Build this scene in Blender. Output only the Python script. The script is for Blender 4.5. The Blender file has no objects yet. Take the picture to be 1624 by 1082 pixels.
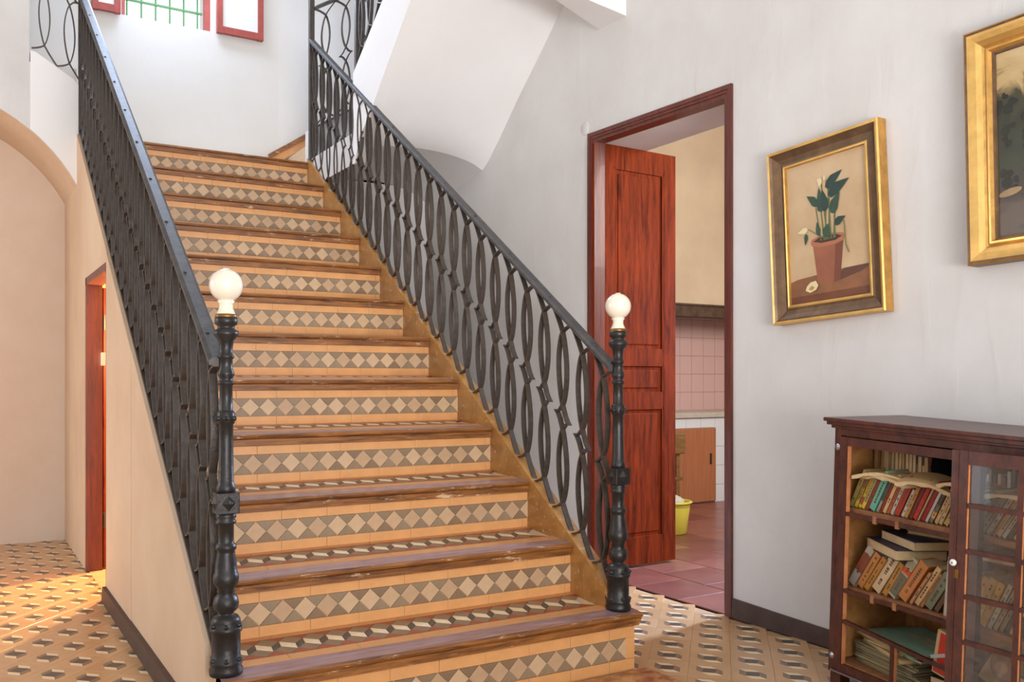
import bpy, bmesh, math, random
from math import sin, cos, pi, radians as rad, sqrt
from mathutils import Matrix, Vector
random.seed(7)
scn = bpy.context.scene
COL = scn.collection

# ---------------------------------------------------------------- camera, sky, lights, exposure
YAW = 0.5459; FPX = 1449.2; EYE = 0.9456
cd = bpy.data.cameras.new('camera'); cam = bpy.data.objects.new('camera', cd); COL.objects.link(cam)
cd.sensor_width = 36; cd.lens = FPX/1624*36; cd.shift_y = 63.05/1624; cd.clip_start = .02
cam.location = (0, 0, EYE); cam.rotation_euler = (pi/2, 0, -YAW)
scn.camera = cam
scn.view_settings.view_transform = 'Standard'; scn.view_settings.look = 'None'
scn.view_settings.gamma = 1; scn.view_settings.use_curve_mapping = False
scn.view_settings.exposure = 0.0
W = bpy.data.worlds.new('sky'); scn.world = W; W.use_nodes = True
W.node_tree.nodes['Background'].inputs[0].default_value = (.88, .94, 1.0, 1)
W.node_tree.nodes['Background'].inputs[1].default_value = 1.7

def area(name, loc, target, sx, sy, power, color, spread=180):
    l = bpy.data.lights.new(name, 'AREA'); l.shape = 'RECTANGLE'; l.size = sx; l.size_y = sy
    l.energy = power; l.color = color; l.spread = rad(spread)
    o = bpy.data.objects.new(name, l); COL.objects.link(o); o.location = loc
    o.rotation_euler = (Vector(target)-Vector(loc)).to_track_quat('-Z', 'Y').to_euler()
    return o
area('daylight_stair_window', (1.1, 5.75, 3.9), (1.5, 3.0, .6), .6, .8, 40, (.60, .74, 1.0))
area('fill_front', (-.4, -3.2, 2.4), (1.4, 4, 1.3), 3.6, 2.0, 32, (.86, .92, 1.0))  # unseen fill added behind the camera to light the stair front
area('fill_left', (-1.95, .9, 2.0), (2.6, 3.0, 2.0), 2.2, 2.6, 13, (.78, .88, 1.0))  # unseen side fill added to balance right wall against back wall
area('fill_soffit', (.5, -1.8, .6), (2.1, 4.2, 2.8), 1.8, 1.0, 22, (.95, .96, 1.0), 62)  # added fill, no real lamp: aimed up to brighten the soffit
area('fill_low_warm', (.9, -1.8, .8), (1.4, 3, .4), 1.6, .6, 22, (1.0, .80, .62))  # added warm fill, no real lamp: warms the lower walls and steps
area('daylight_left_passage', (-3.4, 4.6, 1.9), (.4, 5.8, 1.2), .8, 1.6, 48, (1.0, .95, .9))
area('daylight_kitchen_window', (5.55, 3.32, 1.75), (2.4, 2.8, .3), .3, 1.1, 34, (.52, .68, 1.0), 55)
area('daylight_kitchen_fill', (4.2, 2.2, 2.2), (4.6, 5.2, 1.0), 1.2, 1.0, 68, (1.0, .93, .86))
area('fill_upper', (1.2, 3.4, 4.6), (1.5, 4.6, 2.2), 1.6, 1.6, 14, (.80, .88, 1.0))  # added cool fill below the ceiling for the handrails and upper string
pl = bpy.data.lights.new('closet_bulb', 'POINT'); pl.energy = 170; pl.color = (1, .64, .30); pl.shadow_soft_size = .025
po = bpy.data.objects.new('closet_bulb', pl); COL.objects.link(po); po.location = (1.08, 5.13, 1.15)

# ---------------------------------------------------------------- materials
MATS = {}
def nd(nt, t, **kw):
    n = nt.nodes.new(t)
    for k, v in kw.items(): setattr(n, k, v)
    return n
def mat(name, col, rough=.6, metal=0, noise=0, nscale=8, bump=0, bscale=30, col2=None, spec=.5, coat=0, stretch=None, detail=6, emit=None):
    if name in MATS: return MATS[name]
    m = bpy.data.materials.new(name); m.use_nodes = True; nt = m.node_tree
    b = nt.nodes['Principled BSDF']; L = nt.links.new
    b.inputs['Roughness'].default_value = rough; b.inputs['Metallic'].default_value = metal
    b.inputs['Specular IOR Level'].default_value = spec; b.inputs['Coat Weight'].default_value = coat
    b.inputs['Base Color'].default_value = (*col, 1)
    if noise or bump or col2:
        tc = nd(nt, 'ShaderNodeTexCoord'); mp = nd(nt, 'ShaderNodeMapping'); L(tc.outputs['Object'], mp.inputs[0])
        if stretch: mp.inputs['Scale'].default_value = stretch
    if noise or col2:
        n = nd(nt, 'ShaderNodeTexNoise'); n.inputs['Scale'].default_value = nscale; n.inputs['Detail'].default_value = detail
        n.inputs['Roughness'].default_value = .62
        L(mp.outputs[0], n.inputs['Vector'])
        r = nd(nt, 'ShaderNodeValToRGB'); c2 = col2 or tuple(c*(1-noise) for c in col)
        r.color_ramp.elements[0].position = .36; r.color_ramp.elements[1].position = .66
        r.color_ramp.elements[0].color = (*c2, 1); r.color_ramp.elements[1].color = (*col, 1)
        L(n.outputs['Fac'], r.inputs[0]); L(r.outputs[0], b.inputs['Base Color'])
    if bump:
        n2 = nd(nt, 'ShaderNodeTexNoise'); n2.inputs['Scale'].default_value = bscale; n2.inputs['Detail'].default_value = 5
        L(mp.outputs[0], n2.inputs['Vector'])
        bp = nd(nt, 'ShaderNodeBump'); bp.inputs['Strength'].default_value = bump; bp.inputs['Distance'].default_value = .003
        L(n2.outputs['Fac'], bp.inputs['Height']); L(bp.outputs[0], b.inputs['Normal'])
    if emit:
        b.inputs['Emission Color'].default_value = (*emit[:3], 1); b.inputs['Emission Strength'].default_value = emit[3]
    MATS[name] = m
    return m
def sc(r, g, b):   # sRGB 0-255 -> linear
    f = lambda c: (c/255/12.92 if c/255 <= .04045 else ((c/255+.055)/1.055)**2.4)
    return (f(r), f(g), f(b))

def plaster(name, c, c2, patches=1.0):
    """lime plaster: broad stains, soft ridges and trowel relief"""
    m = mat(name, c, rough=.9, col2=c2, nscale=1.3, spec=.15, detail=7)
    nt = m.node_tree; L = nt.links.new; b = nt.nodes['Principled BSDF']
    tc = nd(nt, 'ShaderNodeTexCoord')
    mp = nd(nt, 'ShaderNodeMapping'); mp.inputs['Scale'].default_value = (1, 1, .38); L(tc.outputs['Object'], mp.inputs[0])
    n1 = nd(nt, 'ShaderNodeTexNoise'); n1.inputs['Scale'].default_value = 9; n1.inputs['Detail'].default_value = 4; n1.inputs['Distortion'].default_value = .8
    n2 = nd(nt, 'ShaderNodeTexNoise'); n2.inputs['Scale'].default_value = 70; n2.inputs['Detail'].default_value = 3
    L(mp.outputs[0], n1.inputs['Vector']); L(tc.outputs['Object'], n2.inputs['Vector'])
    r = nd(nt, 'ShaderNodeValToRGB'); r.color_ramp.elements[0].position = .5; r.color_ramp.elements[1].position = .62
    L(n1.outputs['Fac'], r.inputs[0])
    a = nd(nt, 'ShaderNodeMath', operation='MULTIPLY_ADD'); a.inputs[1].default_value = .10; L(n2.outputs['Fac'], a.inputs[0]); 
    s = nd(nt, 'ShaderNodeMath', operation='MULTIPLY'); s.inputs[1].default_value = .35*patches; L(r.outputs[0], s.inputs[0])
    L(s.outputs[0], a.inputs[2])
    bp = nd(nt, 'ShaderNodeBump'); bp.inputs['Strength'].default_value = .22; bp.inputs['Distance'].default_value = .010
    L(a.outputs[0], bp.inputs['Height']); L(bp.outputs[0], b.inputs['Normal'])
    return m
M_PLA = plaster('plaster_white', sc(220, 218, 216), sc(207, 203, 198))
M_PLAW = plaster('plaster_stairwell', sc(219, 216, 211), sc(212, 208, 201), .4)
M_PLAT = plaster('plaster_soffit', sc(242, 241, 240), sc(236, 234, 231), .3)
M_PLAB = plaster('plaster_bounce_tint', sc(220, 194, 166), sc(208, 178, 150), .6)  # orange bounced light tinted into the colour of white plaster
M_PLAP = plaster('plaster_passage', sc(230, 212, 194), sc(220, 198, 178), .6)  # weaker version of the same bounced-light tint
M_PLAK = plaster('plaster_kitchen', sc(214, 196, 168), sc(196, 176, 150), .5)
M_BASEB = mat('painted_skirting', sc(82, 60, 50), rough=.55, noise=.35, nscale=14, bump=.3, bscale=60)
M_IRON = mat('wrought_iron', (.078, .058, .044), rough=.42, metal=.2, noise=.45, nscale=40, bump=.35, bscale=120, spec=.6)
M_CAST = mat('cast_iron', (.03, .026, .024), rough=.36, metal=.3, noise=.4, nscale=40, bump=.3, bscale=110)
M_RAIL = mat('handrail_iron', (.09, .082, .078), rough=.5, metal=.25, noise=.4, nscale=30, bump=.3, bscale=90)
M_BALL = mat('ivory_glass', sc(240, 226, 205), rough=.16, coat=.6)
M_NECK = mat('glazed_neck', sc(226, 222, 198), rough=.25, coat=.5)
M_BRASS = mat('aged_brass', sc(150, 105, 50), rough=.4, metal=.8, noise=.3, nscale=60)

def wood(name, c1, c2, rough=.35, scale=(3, 30, 30), chip=None, coat=.2):
    m = mat(name, c1, rough=rough, coat=coat); nt = m.node_tree; L = nt.links.new; b = nt.nodes['Principled BSDF']
    tc = nd(nt, 'ShaderNodeTexCoord'); mp = nd(nt, 'ShaderNodeMapping'); mp.inputs['Scale'].default_value = scale
    L(tc.outputs['Object'], mp.inputs[0])
    n = nd(nt, 'ShaderNodeTexNoise'); n.inputs['Scale'].default_value = 1.6; n.inputs['Detail'].default_value = 8; n.inputs['Roughness'].default_value = .68; n.inputs['Distortion'].default_value = .6
    L(mp.outputs[0], n.inputs['Vector'])
    r = nd(nt, 'ShaderNodeValToRGB'); r.color_ramp.elements[0].position = .34; r.color_ramp.elements[1].position = .64
    r.color_ramp.elements[0].color = (*c2, 1); r.color_ramp.elements[1].color = (*c1, 1)
    L(n.outputs['Fac'], r.inputs[0]); out = r.outputs[0]
    if chip:
        n3 = nd(nt, 'ShaderNodeTexNoise'); n3.inputs['Scale'].default_value = 1.0; n3.inputs['Detail'].default_value = 9; n3.inputs['Roughness'].default_value = .75
        mp3 = nd(nt, 'ShaderNodeMapping'); mp3.inputs['Scale'].default_value = (9, 40, 40); L(tc.outputs['Object'], mp3.inputs[0]); L(mp3.outputs[0], n3.inputs['Vector'])
        r3 = nd(nt, 'ShaderNodeValToRGB'); r3.color_ramp.elements[0].position = .585; r3.color_ramp.elements[1].position = .64
        L(n3.outputs['Fac'], r3.inputs[0])
        mx = nd(nt, 'ShaderNodeMix', data_type='RGBA'); mx.inputs['B'].default_value = (*chip, 1)
        L(r3.outputs[0], mx.inputs['Factor']); L(out, mx.inputs['A']); out = mx.outputs['Result']
    L(out, b.inputs['Base Color'])
    bp = nd(nt, 'ShaderNodeBump'); bp.inputs['Strength'].default_value = .25; bp.inputs['Distance'].default_value = .004
    L(n.outputs['Fac'], bp.inputs['Height']); L(bp.outputs[0], b.inputs['Normal'])
    return m
M_NOSE = wood('nosing_wood', sc(160, 102, 48), sc(84, 46, 20), rough=.4, scale=(4, 45, 45), chip=sc(206, 176, 142), coat=.1)
M_NOSET = wood('nosing_window_sheen', sc(164, 134, 136), sc(126, 90, 84), rough=.3, scale=(4, 40, 40), coat=.4)  # bluish reflection of the stair window painted into the top colour
M_FRAME = wood('door_frame_wood', sc(116, 54, 40), sc(78, 36, 28), scale=(30, 30, 2.5), rough=.4, coat=.1)
M_DOOR = wood('door_leaf_wood', sc(136, 54, 22), sc(78, 28, 12), scale=(22, 22, 2.2), rough=.62, coat=0)
M_DOOR.node_tree.nodes['Principled BSDF'].inputs['Specular IOR Level'].default_value = .06
M_CAB = wood('cabinet_wood', sc(92, 44, 30), sc(56, 24, 17), scale=(20, 6, 10), rough=.38, coat=.12)
M_CABIN = wood('cabinet_inside', sc(196, 140, 80), sc(150, 98, 50), scale=(20, 6, 10), rough=.55, coat=0)
M_SHELF = wood('shelf_wood', sc(168, 116, 76), sc(128, 80, 50), scale=(14, 4, 14), rough=.5, coat=0)
M_KDOOR = wood('kitchen_door_wood', sc(186, 122, 82), sc(160, 98, 64), scale=(60, 60, 1.5), rough=.5, coat=0)
M_WINR = mat('painted_window_red', sc(170, 78, 66), rough=.6, noise=.25, nscale=20)
M_OR = mat('orange_border_tile', sc(224, 162, 102), rough=.35, noise=.12, nscale=14, coat=.15)
M_OR2 = mat('orange_border_tile_dark', sc(204, 142, 86), rough=.35, noise=.12, nscale=14, coat=.15)
M_BUFF = [mat('buff_tile_%s' % n, c, rough=.4, noise=.1, nscale=22, coat=.1) for n, c in (('pale', sc(206, 172, 134)), ('tan', sc(192, 156, 120)), ('sand', sc(200, 164, 126)))]
M_GREY = [mat('brown_grey_tile_%s' % n, c, rough=.4, noise=.18, nscale=25, coat=.1) for n, c in (('warm', sc(146, 120, 92)), ('mid', sc(138, 110, 82)), ('cool', sc(150, 126, 98)))]
M_DARK = mat('charcoal_tile', sc(78, 72, 62), rough=.35, noise=.25, nscale=40)
M_CREAM = mat('cream_tile', sc(236, 208, 168), rough=.4, noise=.08, nscale=40)
M_RED = mat('red_clay_tile', sc(158, 78, 50), rough=.4, noise=.15, nscale=30)
M_GROUT = mat('grout', sc(214, 184, 148), rough=.9, noise=.15, nscale=40)
M_STRING = wood('ochre_stringer', sc(178, 128, 66), sc(150, 100, 46), rough=.3, scale=(3, 5, 5), chip=sc(206, 176, 140))
M_FTILE = [mat('floor_tile_%s' % n, c, rough=.32, noise=.1, nscale=9, coat=.15) for n, c in (('buff', sc(206, 164, 120)), ('sand', sc(198, 156, 112)), ('honey', sc(202, 160, 114)))]
M_FDARK = mat('floor_inlay_dark', sc(92, 80, 68), rough=.35, noise=.2, nscale=30)
M_FBRN = mat('floor_inlay_brown', sc(140, 116, 92), rough=.35, noise=.2, nscale=30)
M_FCRM = mat('floor_inlay_cream', sc(232, 208, 172), rough=.4)
M_FBASE = mat('floor_mortar', sc(186, 148, 108), rough=.8, noise=.15, nscale=12)
M_TERRA = [mat('terracotta_%d' % i, c, rough=.4, noise=.3, nscale=6, coat=.15, bump=.1, bscale=12) for i, c in enumerate((sc(142, 84, 74), sc(130, 74, 66), sc(152, 96, 84)))]
M_TERRAG = mat('terracotta_joint', sc(104, 62, 54), rough=.8)
M_PINK = mat('pink_glazed_tile', sc(224, 188, 184), rough=.12, noise=.05, nscale=3, coat=.6)
M_PINKG = mat('pink_joint', sc(186, 146, 138), rough=.8)
M_WHT = mat('white_glazed_tile', sc(226, 232, 238), rough=.15, coat=.5)
M_WHTG = mat('white_joint', sc(176, 182, 188), rough=.8)
M_STONE = mat('worktop_stone', sc(198, 192, 180), rough=.3, noise=.12, nscale=20)
M_SOOT = mat('sooty_beam', sc(96, 74, 56), rough=.8, noise=.5, nscale=18, bump=.5, bscale=50)
M_GILT = mat('gilt', sc(214, 160, 82), rough=.34, metal=.55, noise=.35, nscale=18, bump=.2, bscale=70)
M_GILTB = mat('gilt_bright', sc(238, 190, 108), rough=.28, metal=.6, noise=.25, nscale=14, bump=.15, bscale=60)
M_GILTD = mat('bronzed_gilt', sc(128, 98, 70), rough=.4, metal=.4, noise=.4, nscale=16, bump=.2, bscale=60)
M_CHROME = mat('chrome', sc(190, 190, 195), rough=.25, metal=.9)
M_WHITE = mat('white_plastic', sc(232, 230, 224), rough=.4)
M_MARB = mat('brown_marble', sc(206, 150, 100), rough=.3, noise=.0, col2=sc(132, 72, 44), nscale=26, coat=.2)
M_YEL = mat('yellow_plastic', sc(226, 214, 86), rough=.35)
M_CLOTH = mat('grey_cloth', sc(206, 204, 190), rough=.9, noise=.15, nscale=20, bump=.5, bscale=30)

# ---------------------------------------------------------------- mesh helpers
class MB:
    def __init__(s): s.v = []; s.f = []; s.m = []; s.mats = []; s.sm = []
    def mi(s, m):
        if m not in s.mats: s.mats.append(m)
        return s.mats.index(m)
    def add(s, vs, fs, m, smooth=False):
        o = len(s.v); s.v += [tuple(v) for v in vs]; k = s.mi(m)
        for f in fs: s.f.append([i+o for i in f]); s.m.append(k); s.sm.append(smooth)
    def box(s, a, b, m, M=None, ch=0):
        x0, y0, z0 = a; x1, y1, z1 = b
        if ch:
            bm = bmesh.new(); bmesh.ops.create_cube(bm, size=1)
            for v in bm.verts: v.co = Vector(((x0+x1)/2+v.co.x*(x1-x0), (y0+y1)/2+v.co.y*(y1-y0), (z0+z1)/2+v.co.z*(z1-z0)))
            bmesh.ops.bevel(bm, geom=bm.edges[:], offset=ch, segments=2, affect='EDGES', profile=.6)
            vs = [v.co.copy() for v in bm.verts]; bm.verts.index_update(); fs = [[v.index for v in f.verts] for f in bm.faces]; bm.free()
        else:
            vs = [Vector(p) for p in ((x0,y0,z0),(x1,y0,z0),(x1,y1,z0),(x0,y1,z0),(x0,y0,z1),(x1,y0,z1),(x1,y1,z1),(x0,y1,z1))]
            fs = [(0,3,2,1),(4,5,6,7),(0,1,5,4),(1,2,6,5),(2,3,7,6),(3,0,4,7)]
        if M: vs = [M @ v for v in vs]
        s.add(vs, fs, m)
    def prism(s, poly, off, m, mside=None):
        """poly: 3-D points (planar), off: extrusion vector"""
        n = len(poly); off = Vector(off); P = [Vector(p) for p in poly]; Q = [p+off for p in P]
        s.add(P+Q, [list(range(n))[::-1], list(range(n, 2*n))], m)
        s.add(P+Q, [(i, (i+1) % n, (i+1) % n+n, i+n) for i in range(n)], mside or m)
    def lathe(s, prof, m, seg=24, c=(0, 0, 0), smooth=True, M=None):
        vs = []; fs = []; n = len(prof)
        for k in range(seg):
            a = 2*pi*k/seg
            for r, z in prof: vs.append(Vector((c[0]+r*cos(a), c[1]+r*sin(a), c[2]+z)))
        for k in range(seg):
            for j in range(n-1):
                a = k*n+j; b = ((k+1) % seg)*n+j
                fs.append((a, b, b+1, a+1))
        if M: vs = [M @ v for v in vs]
        s.add(vs, fs, m, smooth)
    def obj(s, name, parent=None, loc=None, M=None, shade=None):
        me = bpy.data.meshes.new(name); me.from_pydata(s.v, [], s.f)
        for m in s.mats: me.materials.append(m)
        me.polygons.foreach_set('material_index', s.m); me.polygons.foreach_set('use_smooth', s.sm); me.update()
        return link(name, me, parent, loc, M)
def link(name, me, parent=None, loc=None, M=None):
    o = bpy.data.objects.new(name, me); COL.objects.link(o)
    if parent: o.parent = parent
    if M is not None: o.matrix_local = M
    if loc is not None: o.location = loc
    return o
def recalc(o):
    bm = bmesh.new(); bm.from_mesh(o.data); bmesh.ops.recalc_face_normals(bm, faces=bm.faces); bm.to_mesh(o.data); bm.free(); return o
def empty(name, loc=(0, 0, 0), M=None):
    o = bpy.data.objects.new(name, None); COL.objects.link(o); o.empty_display_size = .05
    if M is not None: o.matrix_world = M
    else: o.location = loc
    return o
def tag(o, label=None, cat=None, group=None, kind=None):
    if label: o['label'] = label
    if cat: o['category'] = cat
    if group: o['group'] = group
    if kind: o['kind'] = kind
    return o
def struct(o, label=None):
    o['kind'] = 'structure'
    if label: o['label'] = label
    return o
def plate(poly, h, bev=.0008):
    """flat tile mesh data in local XY with thickness h (top at +h) and a chamfered rim"""
    n = len(poly); cx = sum(p[0] for p in poly)/n; cy = sum(p[1] for p in poly)/n
    ins = []
    for x, y in poly:
        d = sqrt((x-cx)**2+(y-cy)**2); k = max(0, 1-1.5*bev/d); ins.append((cx+(x-cx)*k, cy+(y-cy)*k))
    v = [(x, y, 0) for x, y in poly]+[(x, y, h-bev*.6) for x, y in poly]+[(x, y, h) for x, y in ins]
    f = []
    for i in range(n):
        j = (i+1) % n; f += [(i, j, j+n, i+n), (i+n, j+n, j+2*n, i+2*n)]
    f.append(list(range(2*n, 3*n)))
    return v, f
def tmesh(name, poly, h, m, bev=.0008):
    a = sum(poly[i][0]*poly[(i+1) % len(poly)][1]-poly[(i+1) % len(poly)][0]*poly[i][1] for i in range(len(poly)))
    if a < 0: poly = poly[::-1]
    v, f = plate(poly, h, bev); me = bpy.data.meshes.new(name); me.from_pydata(v, [], f); me.materials.append(m); me.update(); return me

# ---------------------------------------------------------------- setting: walls
XR = 2.647; XL = .55; YB = 6.05; H = 4.7
R_, T_ = .19, .2802; Y1 = 2.3265; XS = 1.83; XI = .62
YT = Y1+11*T_           # front of the landing
# wall_right with doorway, door opening Y 2.70..3.60, Z 0..2.11
DY0, DY1, DZ = 2.705, 3.715, 2.135
w = MB()
w.box((XR, -2.2, 0), (XR+.36, DY0, H), M_PLA); w.box((XR, DY1, 0), (XR+.36, YB+.2, H), M_PLA)
w.box((XR, DY0, 2.118), (XR+.36, DY1, H), M_PLA); w.box((XR, 3.60, 0), (XR+.05, DY1, 2.118), M_PLA)
wr = struct(w.obj('wall_right'), 'whitewashed plaster wall with a doorway and two paintings')
# small plaster relief: a round patched box cover left of the door head
c = MB(); c.lathe([(0, .0015), (.033, .0015), (.035, 0)], M_PLA, 28, M=Matrix.Translation((XR, 3.665, 2.19)) @ Matrix.Rotation(-pi/2, 4, 'Y'))
recalc(c.obj('cover_plate', wr))
# wall_back with window, upper storey; curved soft return on the right
WX0, WX1, WZ = .865, 1.42, 3.2
w = MB()
w.box((-2.2, YB, -.1), (WX0, YB+.4, H), M_PLAW); w.box((WX1, YB, 0), (1.84, YB+.4, H), M_PLAW)
w.box((WX0, YB, 0), (WX1, YB+.4, WZ), M_PLAW); w.box((WX0, YB, 4.25), (WX1, YB+.4, H), M_PLAW)
pts = [(1.84, 6.05), (1.90, 6.045), (1.96, 6.03), (2.03, 6.0), (2.3, 5.9), (XR, 5.78)]
n = len(pts)
w.add([(x, y, 2.1) for x, y in pts]+[(x, y, H) for x, y in pts], [(i, i+1, i+1+n, i+n) for i in range(n-1)], M_PLAW, True)
struct(w.obj('wall_back'), 'white plaster back wall of the stairwell with a small barred window')
# lower left passage back wall lining in plaster tinted for warm bounced light
w = MB(); w.box((-2.2, YB-.012, -.1), (XL, YB, 2.5), M_PLAP); struct(w.obj('wall_passage'), 'plaster end wall of the vaulted passage, tinted for warm bounced light')
# wall at the head of the passage: arch at Y=YT (front) with barrel vault to the back wall
AC, AZ, AR = -.2, 1.6, .848
w = MB(); N = 26
arc = [(AC+AR*cos(a), AZ+AR*sin(a)) for a in [math.acos((XL-AC)/AR)+(pi-2*math.acos((XL-AC)/AR))*i/N for i in range(N+1)]]
for i in range(N):      # front face above the arch, then the vault
    (xa, za), (xb, zb) = arc[i], arc[i+1]
    w.add([(xa, YT, za), (xb, YT, zb), (xb, YT, 2.62), (xa, YT, 2.62)], [(0, 3, 2, 1)], M_PLA) if max(xa, xb) < .56 else None
    w.add([(xa, YT, za), (xb, YT, zb), (xb, YB, zb), (xa, YB, za)], [(0, 1, 2, 3)], M_PLAB, True)
xs = arc[-1][0]
w.box((-2.2, YT, 0), (xs, YB, 2.62), M_PLA); w.box((-2.2, YT+.001, 2.62), (.325, YT+.12, H), M_PLA)
w.box((.325, YT+.015, 2.28), (XL+.03, YT+.1, 2.5), M_PLA)
struct(w.obj('wall_arch'), 'plaster wall with a round arch over the passage beside the stairs')
# bright sloping parapet of the left upper flight
w = MB(); up = lambda x: min(2.68, 2.68-.625*(x-.347)) if x < .54 else 2.535
xx = [.329+(.585-.329)*q/10 for q in range(11)]
for xa, xb in zip(xx[:-1], xx[1:]):
    aa = lambda x: AZ+sqrt(AR*AR-(x-AC)**2)
    w.prism([(xa, YT-.003, aa(xa)+.006), (xb, YT-.003, aa(xb)+.006), (xb, YT-.003, up(xb)), (xa, YT-.003, up(xa))], (0, .10, 0), M_PLAT)
recalc(struct(w.obj('trim_1'), 'white sloping parapet under the thin scroll railing at upper left'))
w = MB(); w.box((-2.3, -2.2, 0), (-2.2, 3.2, H), M_PLA); w.box((-2.3, 3.2, 2.6), (-2.2, YT, H), M_PLA); struct(w.obj('wall_left'))
w = MB(); w.box((-2.3, -2.3, 4.9), (XR+.4, YB+.4, 5.0), M_PLAT)
# open light well over the hall: ceiling only in the back and right
ce = struct(w.obj('ceiling'))
for v in ce.data.vertices:
    pass

# ---------------------------------------------------------------- window_1
win = struct(empty('window_1', (WX0, YB, WZ)), 'small barred window with red casements standing open')
def wpart(name, boxes, m, lab=None, par=win):
    b = MB()
    for a, c_ in boxes: b.box(a, c_, m)
    o = b.obj(name, par); 
    if lab: o['label'] = lab
    return o
ww = WX1-WX0
wpart('window_frame', [((0, .10, 0), (.035, .15, 1.05)), ((ww-.035, .10, 0), (ww, .15, 1.05)), ((.035, .102, -.0), (ww-.035, .148, .03)), ((.035, .102, 1.02), (ww-.035, .148, 1.05))], M_WINR)
for i in range(6):
    b = MB(); x = .06+i*(ww-.12)/5; b.lathe([(.006, 0), (.006, 1.02)], mat('green_bar', sc(96, 150, 96), rough=.6), 8, c=(x, .2, .01)); b.obj('window_bar', win)
for k, z in enumerate((.17, .40, .63, .86)):
    b = MB(); b.box((.03, .192, z), (ww-.03, .206, z+.012), MATS['green_bar']); b.obj('cross_bar', win)
M_GL = mat('pale_window_glass', sc(226, 226, 222), rough=.25)
for nm, x0, x1 in (('left', -.17, -.01), ('right', ww+.012, ww+.31)):
    cs = MB(); y0, y1 = -.045, -.012
    for a, b_ in (((x0, y0, -.01), (x0+.035, y1, 1.03)), ((x1-.035, y0, -.01), (x1, y1, 1.03)), ((x0+.035, y0+.002, -.008), (x1-.035, y1-.002, .035)), ((x0+.035, y0+.002, .99), (x1-.035, y1-.002, 1.03))): cs.box(a, b_, M_WINR)
    co = cs.obj('casement', win); co['label'] = 'red painted casement folded back against the wall'
    g = MB(); g.box((x0+.034, y0+.014, .034), (x1-.034, y0+.018, .99), M_GL); g.obj('pane', co)

# ---------------------------------------------------------------- floor with inlaid tiles
w = MB(); w.box((-2.3, -2.3, -.1), (XR+.05, YB+.1, -.006), M_FBASE); fl = struct(w.obj('floor'), 'buff tiled floor with small inlaid cube motifs')
INL = [('dark_inlay', [(0, .03), (.032, 0), (0, -.03), (-.032, 0)], M_FDARK),
       ('brown_inlay', [(0, .06), (0, .031), (-.033, 0), (-.033, .027)], M_FBRN), ('brown_inlay', [(0, -.06), (0, -.031), (.033, 0), (.033, -.027)], M_FBRN),
       ('cream_inlay', [(0, .06), (0, .031), (.033, 0), (.033, .027)], M_FCRM), ('cream_inlay', [(0, -.06), (0, -.031), (-.033, 0), (-.033, -.027)], M_FCRM)]
def hexring(hx, hy):   # body tile outline
    g = .0004
    return [(hx-g, 0), (0, hy-g), (-hx+g, 0), (0, -hy+g)]
inm = [tmesh(n_, p, .0012, m, .0003) for n_, p, m in INL]
far = MB(); far2 = MB()
def visible(x, y, z=0, pad=60):
    d = x*sin(YAW)+y*cos(YAW)
    if d < .3: return False
    l = x*cos(YAW)-y*sin(YAW); u = 812+FPX*l/d; v = 604-FPX*(z-EYE)/d
    return -pad < u < 1624+pad and v < 1082+pad
for (ax, ay, hx, hy, X0, X1, Y0, Y1_) in ((.448, 3.905, .0915, .104, -2.2, .63, -.5, YB+.02), (2.287, 2.604, .095, .098, .63, 2.66, -.5, 3.7)):
    tms = [tmesh('floor_tile', hexring(hx, hy), .006, m) for m in M_FTILE]
    for i in range(-45, 45):
        for j in range(-45, 45):
            x = ax+(i-j)*hx; y = ay+(i+j)*hy
            if not (X0 < x < X1 and Y0 < y < Y1_): continue
            if .63 < x < 1.85 and y > Y1+.05: continue
            if visible(x, y) and ((x < .6 and y > 2.5) or (1.75 < x and y > 1.5)):
                t = link('floor_tile', tms[random.randrange(3)], fl, (x, y, -.006))
                for me in inm: link(me.name.split('.')[0], me, t, (0, 0, .0055))
            else:
                v, f = plate(hexring(hx, hy), .006); far.add([(a+x, b+y, c_-.006) for a, b, c_ in v], f, M_FTILE[0])
                for k, (n_, p, m) in enumerate(INL):
                    far.add([(a+x, b+y, .0004) for a, b in p], [list(range(4))], m)
fo = far.obj('distant_tiles', fl); fo['kind'] = 'stuff'
# brown marble slab before the first step
w = MB(); w.box((.75, 2.13, -.004), (1.925, 2.318, .012), M_MARB, ch=.004); tag(w.obj('marble_slab'), 'brown veined marble slab on the floor before the first step', 'slab')

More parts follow.
